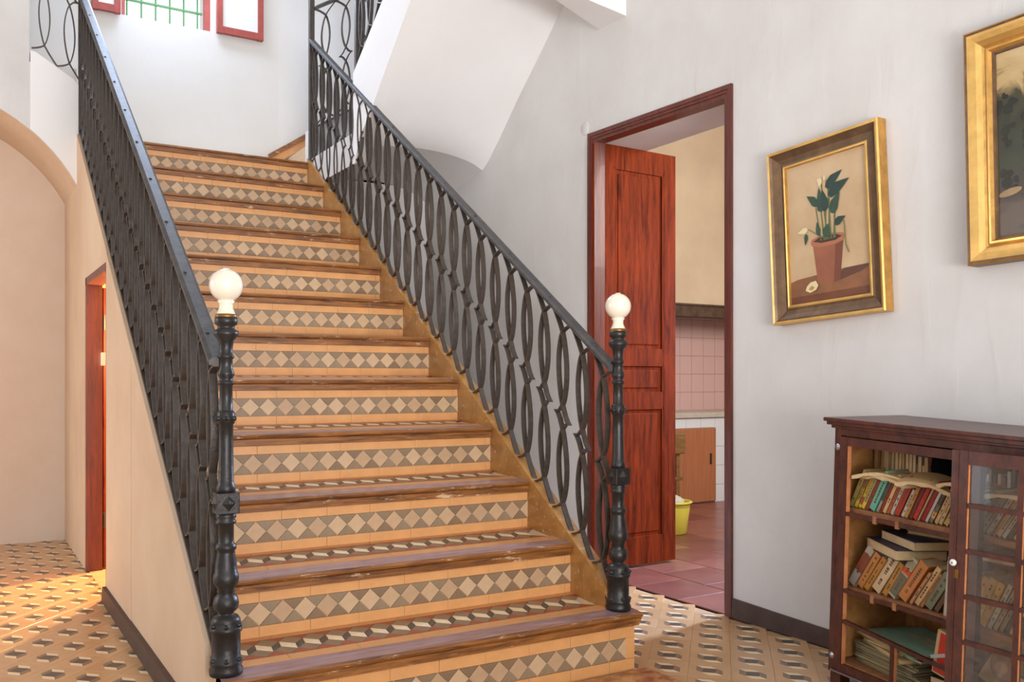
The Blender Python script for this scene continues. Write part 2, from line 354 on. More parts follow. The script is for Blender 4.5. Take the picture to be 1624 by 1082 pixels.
# ---------------------------------------------------------------- staircase
st = tag(empty('staircase', (XI, Y1, 0)), 'wide tiled staircase with wooden nosings rising to the landing', 'staircase')
def sp(x, y, z): return (x-XI, y-Y1, z)      # world -> staircase local
PD = .068; BH = .068
def rise_tiles(step, x0, x1, yr, z0, hb, ht, endb=0, lowtile=0):
    """tiles on a riser: bottom border hb, band BH, top border ht; plates stand in the XZ plane facing -Y"""
    Rm = Matrix.Rotation(pi/2, 4, 'X')
    def put(me, x, z): link(me.name.split('.')[0], me, step, M=Matrix.Translation(sp(x, yr, z)) @ Rm)
    # borders
    L_ = .152
    for (za, hh) in ((z0, hb), (z0+hb+BH, ht)):
        x = x0; k = 0
        while x < x1-.01:
            l = min(L_, x1-x)
            put(tmesh('border_tile', [(0, .0004), (l-.0008, .0004), (l-.0008, hh-.0008), (0, hh-.0008)], .004+random.uniform(0, .0006), M_OR), x, za); x += l
    if endb: put(tmesh('border_tile', [(0, 0), (endb, 0), (endb, BH), (0, BH)], .004, M_OR), x1-endb, z0+hb)
    xb = x1-endb; zc = z0+hb+BH/2; g = .0009; h2 = PD/2
    sq = [tmesh('square_tile', [(h2-g, 0), (0, h2-g), (-h2+g, 0), (0, -h2+g)], .004, m) for m in M_BUFF]
    tu = [tmesh('triangle_tile', [(-h2+g*2, h2-g*.5), (h2-g*2, h2-g*.5), (0, g*1.5)], .004, m) for m in M_GREY]
    td = [tmesh('triangle_tile', [(-h2+g*2, -h2+g*.5), (h2-g*2, -h2+g*.5), (0, -g*1.5)], .004, m) for m in M_GREY]
    n = int((xb-x0-.5*PD)/PD)
    put(tmesh('triangle_tile', [(0, h2-g), (-h2+g, 0), (0, -h2+g)], .004, M_BUFF[0]), xb, zc)
    for i in range(n+1):
        xc = xb-PD*(i+1)
        if xc-h2 >= x0-.001: put(random.choice(sq), xc, zc)
        xt = xb-PD*(i+.5)
        if xt-h2 >= x0-.001: put(random.choice(tu), xt, zc); put(random.choice(td), xt, zc)
TRD = [('charcoal_tile', [(.018, .036), (.012, -.004), (-.018, -.036), (-.012, .004)], M_DARK),
       ('cream_tile', [(.018, .036), (.057, .004), (.051, -.036), (.012, -.004)], M_CREAM),
       ('grey_tile', [(.018, .036), (.048, .068), (.087, .036), (.057, .004)], M_GREY[0]),
       ('grey_tile', [(-.018, -.036), (.012, -.004), (.051, -.036), (.021, -.068)], M_GREY[1]),
       ('red_tile', [(.048, .068), (.087, .036), (.117, .068)], M_RED),
       ('red_tile', [(.021, -.068), (.051, -.036), (.09, -.068)], M_RED)]
def shrink(p, g=.0009):
    cx = sum(a for a, b in p)/len(p); cy = sum(b for a, b in p)/len(p); o = []
    for a, b in p:
        d = sqrt((a-cx)**2+(b-cy)**2); o.append((a+(cx-a)*g/d, b+(cy-b)*g/d))
    return o
TRM = [tmesh(n_, shrink(p), .003, m, .0004) for n_, p, m in TRD]
SL = .018
for k in range(1, 13):
    yk = Y1+(k-1)*T_; zk = k*R_; zp = (k-1)*R_+(SL if k > 1 else 0)
    yr = yk+.016; yn = yk+T_+.016 if k < 12 else YB
    x0, x1 = (XI-.05, 1.888) if k == 1 else (XI-.03, XS)
    b = MB()
    zt = zk-.004; tilt = SL/(T_)
    # mortar body: riser slab and sloping tread slab (thin, the stair is hollow below)
    b.add([sp(x0, yr, zp-.006), sp(x1, yr, zp-.006), sp(x1, yr+.05, zp-.006), sp(x0, yr+.05, zp-.006), sp(x0, yr, zk-.03), sp(x1, yr, zk-.03), sp(x1, yr+.05, zk-.03), sp(x0, yr+.05, zk-.03)],
          [(0,3,2,1),(4,5,6,7),(0,1,5,4),(1,2,6,5),(2,3,7,6),(3,0,4,7)], M_GROUT)
    zb = zt+tilt*(yn-yk) if k < 12 else zt
    b.add([sp(x0, yk+.03, zk-.05), sp(x1, yk+.03, zk-.05), sp(x1, yn+.04, zb-.046), sp(x0, yn+.04, zb-.046), sp(x0, yk+.03, zt+tilt*.03), sp(x1, yk+.03, zt+tilt*.03), sp(x1, yn+.02, zb), sp(x0, yn+.02, zb)],
          [(0,3,2,1),(4,5,6,7),(0,1,5,4),(1,2,6,5),(2,3,7,6),(3,0,4,7)], M_GROUT)
    s_ = b.obj('step', st)
    if k == 1: s_['label'] = 'first step, wider than the rest, carrying both newel posts'
    # nosing: rounded upper bead over a flat face
    prof = [(.012, -.042), (.004, -.040), (.003, -.019), (.006, -.017), (-.001, -.013), (-.003, -.007), (.0, -.002), (.008, 0), (.080, SL*.28), (.080, -.042)]
    nx1 = x1+.024 if k == 1 else x1-.001; nx0 = x0
    nb = MB(); P = [Vector(sp(nx0, yk+a, zk+c_)) for a, c_ in prof]; n = len(P); Q = [p+Vector((nx1-nx0, 0, 0)) for p in P]
    if k == 1:     # the bead returns round the free right end
        Q = [p+Vector((nx1-nx0-(.012 if c_ < -.02 else .0), 0, 0)) for p, (a, c_) in zip(P, prof)]
    nb.add(P+Q, [list(range(n)), list(range(n, 2*n))[::-1]], M_NOSE)
    for i in range(n):
        j = (i+1) % n; nb.add([P[i], P[j], Q[j], Q[i]], [(0, 1, 2, 3)], M_NOSET if i == 7 else M_NOSE, 2 < i < 7)
    recalc(nb.obj('nosing', s_))
    if k == 1: rise_tiles(s_, x0, x1, yr, 0.004, .04, .036, endb=.036)
    else: rise_tiles(s_, x0, x1, yr, zp+.001, .032, .033)
    # tread tiles
    if k <= 5:
        TM = Matrix.Translation(sp(0, yk, zt+.002)) @ Matrix.Rotation(math.atan(tilt), 4, 'X')
        xe = 1.845 if k == 1 else XS
        for (ya, yb_, m) in ((.082, .127, M_OR2), (.266, .296, M_OR2)):
            x = x0
            while x < xe-.01:
                l = min(.20, xe-x)
                link('border_tile', tmesh('border_tile', [(0, 0), (l-.0008, 0), (l-.0008, yb_-ya-.001), (0, yb_-ya-.001)], .003, m), s_, M=TM @ Matrix.Translation((x, ya, 0))); x += l
        x = xe-.117
        while x > x0+.018:
            for me, (n_, p, m) in zip(TRM, TRD):
                link(n_, me, s_, M=TM @ Matrix.Translation((x, .1965, 0)))
            x -= .069
    elif k < 12:
        tb = MB(); x = XS-.117
        while x > x0+.018:
            for n_, p, m in TRD: tb.add([sp(x+a, yk+.1965+c_, zt+.003+tilt*(.1965+c_)) for a, c_ in p], [list(range(len(p)))], m)
            x -= .069
        tb.box(sp(x0, yk+.082, zt), sp(XS, yk+.127, zt+.004+tilt*.1), M_OR2)
        o = tb.obj('tread_mosaic', s_); o['kind'] = 'stuff'
# stringers: ochre painted cheek between steps and railing; right and left
SLP = R_/T_
def cheek(name, xa, xb, lab):
    b = MB(); o_ = .012
    za = lambda y: R_+SLP*(y-Y1)
    poly = [(xa, Y1+.05, R_-.01), (xa, Y1+.05, za(Y1+.05)+o_), (xa, YT+.02, za(YT+.02)+o_), (xa, YT+.02, za(YT)-.25), (xa, Y1+.35, R_-.01)]
    b.prism([sp(*p) for p in poly], (xb-xa, 0, 0), M_STRING, M_STRING)
    o = recalc(b.obj('stringer', st)); o['label'] = lab; return o
cheek('stringer', XS, XS+.055, 'ochre painted stringer on the right side of the steps')
# outer right face of the stair (white plaster) and step-1 end
b = MB(); b.prism([(XS+.02, Y1+.1, 0), (XS+.02, Y1+.1, R_), (XS+.02, YT, R_+SLP*(YT-Y1-.1)-.02), (XS+.02, YT, 0)], (.034, 0, 0), M_PLA)
recalc(struct(b.obj('wall_stair_side')))
zr = lambda y: 2.290-SLP*(5.415-y)
# spandrel wall with closet doorway Y 4.27..4.98, Z 0..1.455
SD0, SD1, SDZ = 4.262, 4.985, 1.455
w = MB()
zl = lambda y: zr(y)-.010
w.prism([(XL, 2.44, 0), (XL, 3.61, 0), (XL, 3.61, zl(3.61)), (XL, 2.44, zl(2.44))], (.068, 0, 0), M_PLAB); w.box((XL, 2.335, 0), (XL+.068, 2.44, R_-.043), M_PLAB)
w.prism([(XL-.002, 3.61, 0), (XL-.002, SD0, 0), (XL-.002, SD0, zl(SD0)), (XL-.002, 3.61, zl(3.61))], (.07, 0, 0), M_PLAB)
w.prism([(XL, SD0, SDZ), (XL, SD1, SDZ), (XL, SD1, zl(SD1)), (XL, SD0, zl(SD0))], (.068, 0, 0), M_PLAB)
w.prism([(XL, SD1, 0), (XL, YB, 0), (XL, YB, 2.27), (XL, YT, 2.27), (XL, SD1, zl(SD1))], (.068, 0, 0), M_PLAB)
recalc(struct(w.obj('wall_spandrel'), 'plaster wall under the left side of the stairs, tinted beige for bounced light'))
w = MB(); w.prism([(XL-.022, 3.0-.9, 0), (XL-.022, SD0-.002, 0), (XL-.018, SD0-.002, .062), (XL-.018, 2.1, .058)], (.024, 0, 0), M_BASEB)
w.v = [(x, max(y, 2.31), z) for x, y, z in w.v]
recalc(struct(w.obj('baseboard_left'), 'dark brown skirting along the wall under the stairs'))
# closet interior
w = MB(); w.box((.6, YB-.02, 0), (XS, YB-.013, 2.15), M_PLAB); w.box((.6, 3.60, 0), (XS+.02, 3.65, .95), M_PLAB)
w.prism([(XS-.01, 3.65, 0), (XS-.01, 3.65, .9), (XS-.01, 5.41, 2.05), (XS-.01, YB-.02, 2.15), (XS-.01, YB-.02, 0)], (.02, 0, 0), M_PLAB)
w.box((.56, 3.6, -.004), (XS, YB, .001), M_FBASE)
struct(w.obj('wall_closet'))
# landing slab
w = MB(); w.box((XI-.07, YT+.03, 2.16), (XS+.06, YB, 2.272), M_GROUT); w.box((-.5, YT+.02, 2.46), (XL+.05, YB, 2.5), M_GROUT)
struct(w.obj('floor_landing'))
# ceiling of vault right: soffit of the upper flight on the right, vault and rear wall
SX0 = 1.85
def archz(x, zc, spring): 
    u = (x-(SX0+XR)/2)/((XR-SX0)/2); return spring+(zc-spring)*sqrt(max(0, 1-u*u*.9))
w = MB(); NX = 14
ys = [(4.694, None), (4.62, .035), (4.5, .125), (4.304, .288), (4.1, .452), (3.855, .653), (3.6, .87), (3.35, 1.09), (3.0, 1.38)]
def sof(i, j):
    y, dz = ys[j]; x = SX0+(XR-SX0)*i/NX
    a = archz(x, 2.262, 2.15)
    if j == 0: return (x, y, a)
    flat = 2.206+dz; k = min(1, j/3); return (x, y, (a+dz)*(1-k)+flat*k)
vs = [sof(i, j) for j in range(len(ys)) for i in range(NX+1)]
w.add(vs, [(j*(NX+1)+i, j*(NX+1)+i+1, (j+1)*(NX+1)+i+1, (j+1)*(NX+1)+i) for j in range(len(ys)-1) for i in range(NX)], M_PLAT, True)
vs = [(SX0+(XR-SX0)*i/NX, y, archz(SX0+(XR-SX0)*i/NX, 2.262-k*.05, 2.15-k*.12)) for k, y in ((0, 4.694), (1, YT)) for i in range(NX+1)]
w.add(vs, [(i, i+NX+1, i+NX+2, i+1) for i in range(NX)], M_PLA, True)
recalc(struct(w.obj('ceiling_stair_soffit'), 'smooth white curved soffit under the upper flight'))
w = MB(); zz = lambda y: 2.624+.636*(4.717-y)
w.prism([(SX0, 4.72, 2.624), (SX0, 4.72, 2.13), (SX0, 4.694, 2.13), (SX0, 4.62, 2.265), (SX0, 4.5, 2.33), (SX0, 4.304, 2.494), (SX0, 3.855, 2.859), (SX0, 3.0, 3.586), (SX0, 3.0, zz(3.0))], (.06, 0, 0), M_PLAT)
recalc(struct(w.obj('trim_2'), 'white string board of the upper flight over the right railing'))
w = MB(); w.box((SX0+.04, YT, 0), (XR, YT+.08, 2.3), M_PLA)
w.prism([(1.84, YT, 2.2), (XR, YT, 2.2), (XR, YT, 2.9), (2.5, YT, 2.86), (2.1, YT, 2.63), (1.88, YT, 2.5), (1.84, YT, 2.48)], (0, .08, 0), M_PLA)
w.box((SX0, 4.72, 2.13), (SX0+.05, YT+.02, 2.30), M_PLA)
recalc(struct(w.obj('wall_under_landing')))
w = MB(); w.prism([(XR, 3.549, 2.64), (XR, 3.34, 2.635), (1.9, 3.19, 2.638), (1.9, 3.194, 2.64)], (0, 0, .45), M_PLAT)
recalc(struct(w.obj('trim_3'), 'white beam crossing the top of the stairwell from the right wall'))
# upper skirting of the flight that climbs right along the back wall
sk = tag(empty('stair_skirting', (1.76, YB, 2.28)), 'tiled skirting with a wooden cap climbing the back wall beyond the landing', 'skirting')
b = MB()
def bk(x, z, o=0): 
    # follow the back wall curve
    X = x; y = 6.05
    for (xa, ya), (xb, yb_) in zip(pts[:-1], pts[1:]):
        if xa <= X <= xb: y = ya+(yb_-ya)*(X-xa)/(xb-xa)
    return (X-1.76, y-o-YB, z-2.28)
for nm, o, za, zb_, m in (('wooden_cap', .035, -.018, .016, M_NOSE), ('border_tile', .02, -.075, -.018, M_OR), ('tile_band', .018, -.16, -.075, M_GREY[0]), ('border_tile', .02, -.40, -.16, M_OR)):
    b = MB(); n_ = 10
    for i in range(n_):
        xa, xb = 1.77+i*.07, 1.77+(i+1)*.07; la, lb = 2.435+.67*(xa-1.77), 2.435+.67*(xb-1.77)
        b.add([bk(xa, la+za, o), bk(xb, lb+za, o), bk(xb, lb+zb_, o), bk(xa, la+zb_, o), bk(xa, la+zb_, -.01), bk(xb, lb+zb_, -.01), bk(xa, la+za, -.01), bk(xb, lb+za, -.01)], [(0, 1, 2, 3), (3, 2, 5, 4), (6, 7, 1, 0)], m)
    po = b.obj(nm, sk)
    if nm == 'tile_band':
        for i in range(8):
            t = MB(); xa = 1.84+i*.066; la = 2.435+.67*(xa-1.77)-.118
            t.add([bk(xa-.03, la-.02, .021), bk(xa, la-.035, .021), bk(xa+.03, la+.02, .021), bk(xa, la+.038, .021)], [(0, 1, 2, 3)], M_BUFF[0]); t.obj('square_tile', po)
# steps of that flight (mostly hidden)
b = MB()
for i in range(3): b.box((1.9+i*.25, YT+.08, 2.27), (XR, YB-.05, 2.27+.17*(i+1)), M_GROUT)
struct(b.obj('floor_upper_steps'))

# ---------------------------------------------------------------- wrought iron railings
def ribbon(mb, path, wd, th, Mx):
    """flat bar: path of (s,z) points in the panel plane, width wd across it, thickness th"""
    n = len(path); vs = []
    for i, (s, z) in enumerate(path):
        a = path[max(i-1, 0)]; b_ = path[min(i+1, n-1)]; dx, dz = b_[0]-a[0], b_[1]-a[1]; l = sqrt(dx*dx+dz*dz) or 1
        nx, nz = -dz/l*th/2, dx/l*th/2
        for q, e in ((1, 1), (1, -1), (-1, -1), (-1, 1)): vs.append(Mx @ Vector((s+nx*q, e*wd/2, z+nz*q)))
    fs = []
    for i in range(n-1):
        o = 4*i
        for k in range(4): fs.append((o+k, o+(k+1) % 4, o+4+(k+1) % 4, o+4+k))
    fs += [(3, 2, 1, 0), (4*n-4, 4*n-3, 4*n-2, 4*n-1)]
    mb.add(vs, fs, M_IRON)
def baluster_mesh(pitch, slope, Hh, wd=.026, th=.0065, bulge=.024):
    mb = MB(); h = .06; dm = .085; ov = (Hh-2*h-dm)/2
    for sg in (1, -1):
        P = []
        for i in range(7):                      # lower U arm
            t = i/6; u = pitch/2*(1-t)**1.0; P.append((sg*pitch/2*cos(t*pi/2)**1.0, h*(1-sqrt(max(0, 1-t*t)))*1.0 if False else h*t**2.1))
        for i in range(1, 13):
            t = i/12; P.append((-sg*bulge*sin(pi*t)**.8, h+ov*t))
        z0 = h+ov                               # diamond with hollow sides
        for t, u in ((.16, .009), (.32, .017), (.44, .028), (.5, .042), (.56, .028), (.68, .017), (.84, .009), (1, 0)): P.append((sg*u, z0+dm*t))
        for i in range(1, 13):
            t = i/12; P.append((-sg*bulge*sin(pi*t)**.8, z0+dm+ov*t))
        z1 = Hh-h
        for i in range(1, 7):
            t = 1-i/6; P.append((sg*pitch/2*cos(t*pi/2), Hh-h*t**2.1))
        P = [(s, z+slope*s*(1.0)) for s, z in P]
        ribbon(mb, P, wd, th, Matrix.Identity(4))
    ob = MB(); me = bpy.data.meshes.new('scroll_baluster'); me.from_pydata(mb.v, [], mb.f); me.materials.append(M_IRON); me.update()
    return me
def bar_mesh(name, length, slope, wd, th, m, rnd=False, parent=None, z=0, s0=0):
    b = MB(); n = 1
    prof = [(-wd/2, 0), (wd/2, 0), (wd/2, th*.6), (wd*.3, th), (-wd*.3, th), (-wd/2, th*.6)] if rnd else [(-wd/2, 0), (wd/2, 0), (wd/2, th), (-wd/2, th)]
    k = len(prof)
    P = [(s0, y, z+slope*s0+c_) for y, c_ in prof]+[(s0+length, y, z+slope*(s0+length)+c_) for y, c_ in prof]
    b.add(P, [list(range(k))[::-1], list(range(k, 2*k))]+[(i, (i+1) % k, (i+1) % k+k, i+k) for i in range(k)], m)
    return recalc(b.obj(name, parent))
def railing(name, label, p0, ang, slope, length, Hh, pitch, group=None, posts=(), wd=.019, th=.006, bulge=.0255, handrail=True, start=0, bar=True):
    r = empty(name, p0); r.rotation_euler = (0, 0, ang); tag(r, label, 'railing', group)
    n = int(round(length/pitch)); me = baluster_mesh(pitch, slope, Hh, wd, th, bulge)
    for i in range(n):
        s = start+pitch*(i+.5); link('scroll_baluster', me, r, (s, 0, slope*s))
    if bar: bar_mesh('bottom_bar', length+start, slope, wd*1.25, .012, M_IRON, parent=r, z=-.012)
    if handrail:
        hr = bar_mesh('handrail', length+start, slope, .046, .020, M_RAIL, True, r, z=Hh)
        for i in range(int(length/.28)):
            b = MB(); s = .1+i*.28; b.lathe([(0, .0045), (.004, .003), (.006, 0)], M_RAIL, 8, c=(s, .004, Hh+.019+slope*s)); b.obj('rivet', hr)
    for s, za, zb_ in posts:
        b = MB(); b.box((s-.014, -.016, za), (s+.014, .016, zb_), M_IRON, ch=.003); b.obj('post', r)
    return r
RX = 1.853; YN = 2.40
zr = lambda y: 2.290-SLP*(5.415-y)
HH = .732
LEN = 5.40-YN
railing('stair_railing', 'black wrought iron scroll railing on the right side of the stairs', (RX, YN, zr(YN)), pi/2, SLP, LEN, HH, LEN/25, 'scroll railings of the main flight', posts=((LEN+.012, LEN*SLP-.03, LEN*SLP+1.75),))
LX = .574
railing('stair_railing', 'black wrought iron scroll railing on the left side of the stairs', (LX, YN, zr(YN)+.008), pi/2, SLP, LEN, HH, LEN/25, 'scroll railings of the main flight', posts=((LEN+.012, LEN*SLP-.03, LEN*SLP+1.0),), wd=.021)
railing('landing_railing', 'thin scroll railing rising to the right beyond the tall landing post', (1.87, YT-.02, 2.50), 0, .62, .65, HH-.02, .13, 'upper landing railings', wd=.018, th=.006, bulge=.026)
railing('landing_railing', 'thin scroll railing on the white parapet at the upper left', (.575, YT+.0, 2.545), pi, .62, .24, HH+.1, .12, 'upper landing railings', wd=.014, th=.006, bulge=.026, bar=False)
railing('upper_railing', 'dark scroll railing on the white string of the upper flight', (SX0+.02, 4.70, 2.66), -pi/2, .636, 1.4, HH, .118, posts=((0.0, -.04, .85),))

# ---------------------------------------------------------------- newel posts
def newel(x, y, z, label):
    t = tag(empty('newel_post', (x, y, z)), label, 'newel post', 'cast iron newel posts on the first step')
    K = 1.005
    P = [(0, 0), (.041, 0), (.0425, .014), (.038, .023), (.0408, .028), (.0405, .036), (.0358, .042), (.036, .108), (.040, .111), (.0405, .121), (.0362, .125), (.036, .136), (.036, .141), (.03, .150),
         (.02, .154), (.019, .158), (.029, .168), (.0325, .182), (.029, .198), (.02, .208), (.023, .212), (.021, .219), (.031, .234), (.0325, .247), (.031, .258), (.0285, .262), (.0265, .285), (.0225, .312), (.022, .318), (.026, .322), (.026, .332), (.0205, .337),
         (.0195, .34), (.0195, .385), (.025, .388), (.0255, .394), (.022, .398), (.026, .405), (.024, .412), (.02, .418)]
    Q = [(.02, .466), (.0235, .470), (.0245, .480), (.022, .487), (.0205, .492), (.0195, .495), (.0175, .60), (.018, .642), (.0215, .645), (.0225, .658), (.0225, .672), (.019, .676), (.0165, .68),
         (.0160, .742), (.0215, .747), (.0215, .751), (.0165, .755), (.017, .762), (.0215, .770), (.0205, .778), (.0165, .786), (.0165, .81), (.0205, .814), (.0205, .819), (.0165, .823), (.0165, .838), (.019, .858), (.031, .872), (.0315, .882), (.022, .888), (.021, .895), (.028, .900), (.0285, .910), (.0275, .918), (.0, .918)]
    b = MB(); b.lathe(P, M_CAST, 28); b.lathe(Q, M_CAST, 28); b.obj('iron_column', t)
    b = MB(); b.box((-.028, -.028, .414), (.028, .028, .468), M_CAST, ch=.002); bl = b.obj('square_block', t)
    for k in range(4):      # raised diamond boss on each face
        M = Matrix.Rotation(k*pi/2, 4, 'Z'); b = MB()
        b.add([M @ Vector(p) for p in ((.028, -.017, .441), (.028, 0, .421), (.028, .017, .441), (.028, 0, .461), (.038, 0, .441))], [(0, 1, 4), (1, 2, 4), (2, 3, 4), (3, 0, 4)], M_CAST); b.obj('diamond_boss', bl)
    for za, ra in ((.128, .036), (.040, .036), (.658, .0215)):
        for k in range(6):
            a = k*pi/3+.3; M = Matrix.Translation((ra*cos(a), ra*sin(a), za)) @ Matrix.Rotation(a, 4, 'Z') @ Matrix.Rotation(pi/2, 4, 'Y')
            b = MB(); b.lathe([(.007, -.002), (.006, .005), (0, .008)], M_CAST, 8, M=M); b.obj('stud', t)
    b = MB(); b.lathe([(.0265, .916), (.0275, .918), (.0275, .923), (.0255, .926), (.0, .926)], M_BRASS, 24); b.obj('brass_ring', t)
    b = MB(); b.lathe([(.025, .925), (.022, .931), (.0175, .942), (.0175, .952), (.0225, .960), (.018, .962)], M_NECK, 24); b.obj('glazed_neck', t)
    pr_ = [(.0425*sin(a), 1.0-.0425*cos(a)) for a in [pi*(.10+.9*i/20) for i in range(21)]]
    b = MB(); b.lathe(pr_, M_BALL, 32); o = b.obj('ball_finial', t); o['label'] = 'glossy ivory ball on top of the post'
    b = MB(); b.lathe([(.009, 1.040), (.008, 1.0435), (0, 1.0442)], M_WHITE, 12); b.obj('cap', o)
    return t
newel(.592, 2.392, R_+.001, 'black iron newel post with ivory ball at the foot of the left railing')
newel(1.862, 2.392, R_+.001, 'black iron newel post with ivory ball at the foot of the right railing')

# ---------------------------------------------------------------- door_1: frame and open leaf to the kitchen
d1 = struct(empty('door_1', (XR, DY0, 0)), 'dark red doorway with one panelled leaf swung into the kitchen')
b = MB()
def fr(y, z): return (-.012, y-DY0, z)
def member(path_out, path_in, x0, x1, m=M_FRAME, name='door_frame'):
    b = MB(); (a0, a1), (c0, c1) = path_out, path_in
    b.prism([(x0, a0[0]-DY0, a0[1]), (x0, a1[0]-DY0, a1[1]), (x0, c1[0]-DY0, c1[1]), (x0, c0[0]-DY0, c0[1])], (x1-x0, 0, 0), m)
    return recalc(b.obj(name, d1))
yA, yBn = 2.658, 3.628       # outer near / far edges
zA, zBn = 2.132, 2.152
for (o, i, x) in ((0, .018, -.012), (.018, .030, -.008), (.030, .046, -.003)):
    member(((yA+o, 0), (yA+o, zA-o)), ((yA+i, 0), (yA+i, zA-i)), x, .06)
    member(((yBn-o, 0), (yBn-o, zBn-o)), ((yBn-i, 0), (yBn-i, zBn-i)), x, .06)
    member(((yA+o, zA-o), (yBn-o, zBn-o)), ((yA+i, zA-i), (yBn-i, zBn-i)), x, .06)
b = MB(); b.box((-.004, 3.584-DY0, 0), (.05, 3.64-DY0, 2.10), M_DOOR); b.obj('door_jamb', d1)
# leaf: hinge near the far jamb, swung 90 deg + into the kitchen
LW, LH, LT = .50, 2.105, .036
Ml = Matrix.Translation((.060, 3.612-DY0, .012)) @ Matrix.Rotation(rad(2.5), 4, 'Z')
leaf = link('door_leaf', None, d1, M=Ml)
def lb(name, boxes, m=M_DOOR, par=leaf, ch=0):
    b = MB()
    for a, c_ in boxes: b.box(a, c_, m, ch=ch)
    return b.obj(name, par)
# convert: leaf Empty would be a part without mesh, so the stiles themselves carry the sub-parts
bpy.data.objects.remove(leaf)
b = MB()
sx = .082
zs = [0, .13, .80, .86, 1.02, 1.085, 2.0, LH]
rails = [(0, .13), (.80, .865), (1.02, 1.085), (2.0, LH)]
b.box((0, 0, 0), (sx, LT, LH), M_DOOR, ch=.002); b.box((LW-sx, 0, 0), (LW, LT, LH), M_DOOR, ch=.002)
for a, c_ in rails: b.box((sx, 0.001, a), (LW-sx, LT-.001, c_), M_DOOR)
leaf = b.obj('door_leaf', d1, M=Ml); leaf['label'] = 'red-brown panelled door leaf standing open'
for a, c_ in ((.13, .80), (.865, 1.02), (1.085, 2.0)):
    p = MB(); p.box((sx, .010, a), (LW-sx, LT-.010, c_), M_DOOR)
    g = .032; p.box((sx+g, .005, a+g), (LW-sx-g, LT-.005, c_-g), M_DOOR, ch=.004)
    p.obj('door_panel', leaf)
    for y in (.004,):
        q = MB(); e = .012
        q.box((sx, y-.003, a), (sx+e, y+.01, c_), M_DOOR); q.box((LW-sx-e, y-.003, a), (LW-sx, y+.01, c_), M_DOOR)
        q.box((sx, y-.003, a), (LW-sx, y+.01, a+e), M_DOOR); q.box((sx, y-.003, c_-e), (LW-sx, y+.01, c_), M_DOOR); q.obj('panel_moulding', leaf)
for z in (1.93, .25):
    b = MB(); b.box((-.012, -.006, z), (.012, .004, z+.085), M_BRASS); b.lathe([(.006, 0), (.006, .095)], M_IRON, 10, c=(-.002, -.006, z-.005)); b.obj('hinge', leaf)
struct(recalc((lambda w: (w.prism([(XR-.012, 2.656, 0), (XR-.012, 1.2, 0), (XR-.008, 1.2, .022), (XR-.008, 1.6, .040), (XR-.008, 2.18, .062), (XR-.008, 2.42, .070), (XR-.008, 2.656, .079)], (.02, 0, 0), M_BASEB), w.obj('baseboard_right'))[1])(MB())), 'dark brown skirting right of the doorway')

# ---------------------------------------------------------------- door_2: low closet door under the stairs
d2 = struct(empty('door_2', (XL, SD1, 0)), 'low doorway under the stairs with an open red door, lit from inside')
def dp(name, boxes, m=M_FRAME, par=d2, lab=None):
    b = MB()
    for a, c_ in boxes: b.box(a, c_, m)
    o = b.obj(name, par)
    if lab: o['label'] = lab
    return o
dp('door_frame', [((-.004, -.035, 0), (.07, 0, SDZ)), ((-.004, SD0-SD1, SDZ-.035), (.07, 0, SDZ)), ((.0, SD0-SD1, 0), (.06, SD0-SD1+.03, SDZ))])
Mc = Matrix.Translation((.078, -.018, .01)) @ Matrix.Rotation(rad(36), 4, 'Z')
b = MB(); b.box((0, 0, 0), (.07, .03, 1.4), M_DOOR); b.box((.43, 0, 0), (.5, .03, 1.4), M_DOOR)
for a, c_ in ((0, .1), (.62, .7), (1.32, 1.4)): b.box((.07, .001, a), (.43, .029, c_), M_DOOR)
cl = b.obj('door_leaf', d2, M=Mc); cl['label'] = 'red-brown closet door leaf glowing in lamplight'
for a, c_ in ((.1, .62), (.7, 1.32)):
    b = MB(); b.box((.07, .008, a), (.43, .022, c_), M_DOOR); b.obj('door_panel', cl)
for z in (1.19, .2):
    b = MB(); b.box((-.01, -.012, z), (.012, .002, z+.075), M_IRON); b.obj('hinge', cl)
b = MB(); b.box((.055, -.10, 1.02), (.10, -.085, 1.085), M_WHITE, ch=.004); o = b.obj('latch_box', d2); o['label'] = 'small white latch box'

# ---------------------------------------------------------------- kitchen beyond door_1
KX0, KX1, KY0, KY1 = XR+.36, 5.75, 1.2, 5.75
w = MB(); w.box((XR+.002, KY0, -.1), (KX1, KY1, -.006), M_TERRAG); kf = struct(w.obj('floor_kitchen'), 'worn red terracotta floor of the kitchen')
TS = .30
tt = [tmesh('terracotta_tile', [(.002, .002), (TS-.002, .002), (TS-.002, TS-.002), (.002, TS-.002)], .006, m, .0015) for m in M_TERRA]
rs = random.Random(3)
for i in range(11):
    for j in range(14):
        x = XR+.012+i*TS; y = 1.5+j*TS+(.15 if i % 2 else 0)
        if x+TS < KX1+.05 and y+TS < KY1+.05:
            o = link('terracotta_tile', tt[rs.randrange(3)], kf, (x, y, -.006+rs.uniform(0, .0012))); 
w = MB(); w.box((KX1, KY0, 0), (KX1+.1, 2.9, 3.2), M_PLAK); w.box((KX1, 3.7, 0), (KX1+.1, KY1, 3.2), M_PLAK); w.box((KX1, 2.9, 0), (KX1+.1, 3.7, 1.0), M_PLAK); w.box((KX1, 2.9, 2.4), (KX1+.1, 3.7, 3.2), M_PLAK)
w.box((KX0, KY1, 0), (KX1, KY1+.1, 3.2), M_PLAK); w.box((KX0, KY0-.1, 0), (KX1, KY0, 3.2), M_PLAK)
kw = struct(w.obj('wall_kitchen'), 'cream kitchen wall with pink glazed tiles above the worktop')
w = MB(); w.box((KX0, KY0, 3.2), (KX1, KY1, 3.3), M_PLAT); struct(w.obj('ceiling_kitchen'))
w = MB(); w.box((4.3, KY1-.012, .5), (KX1, KY1-.004, 1.62), M_PINKG); pk = w.obj('tile_bed', kw)
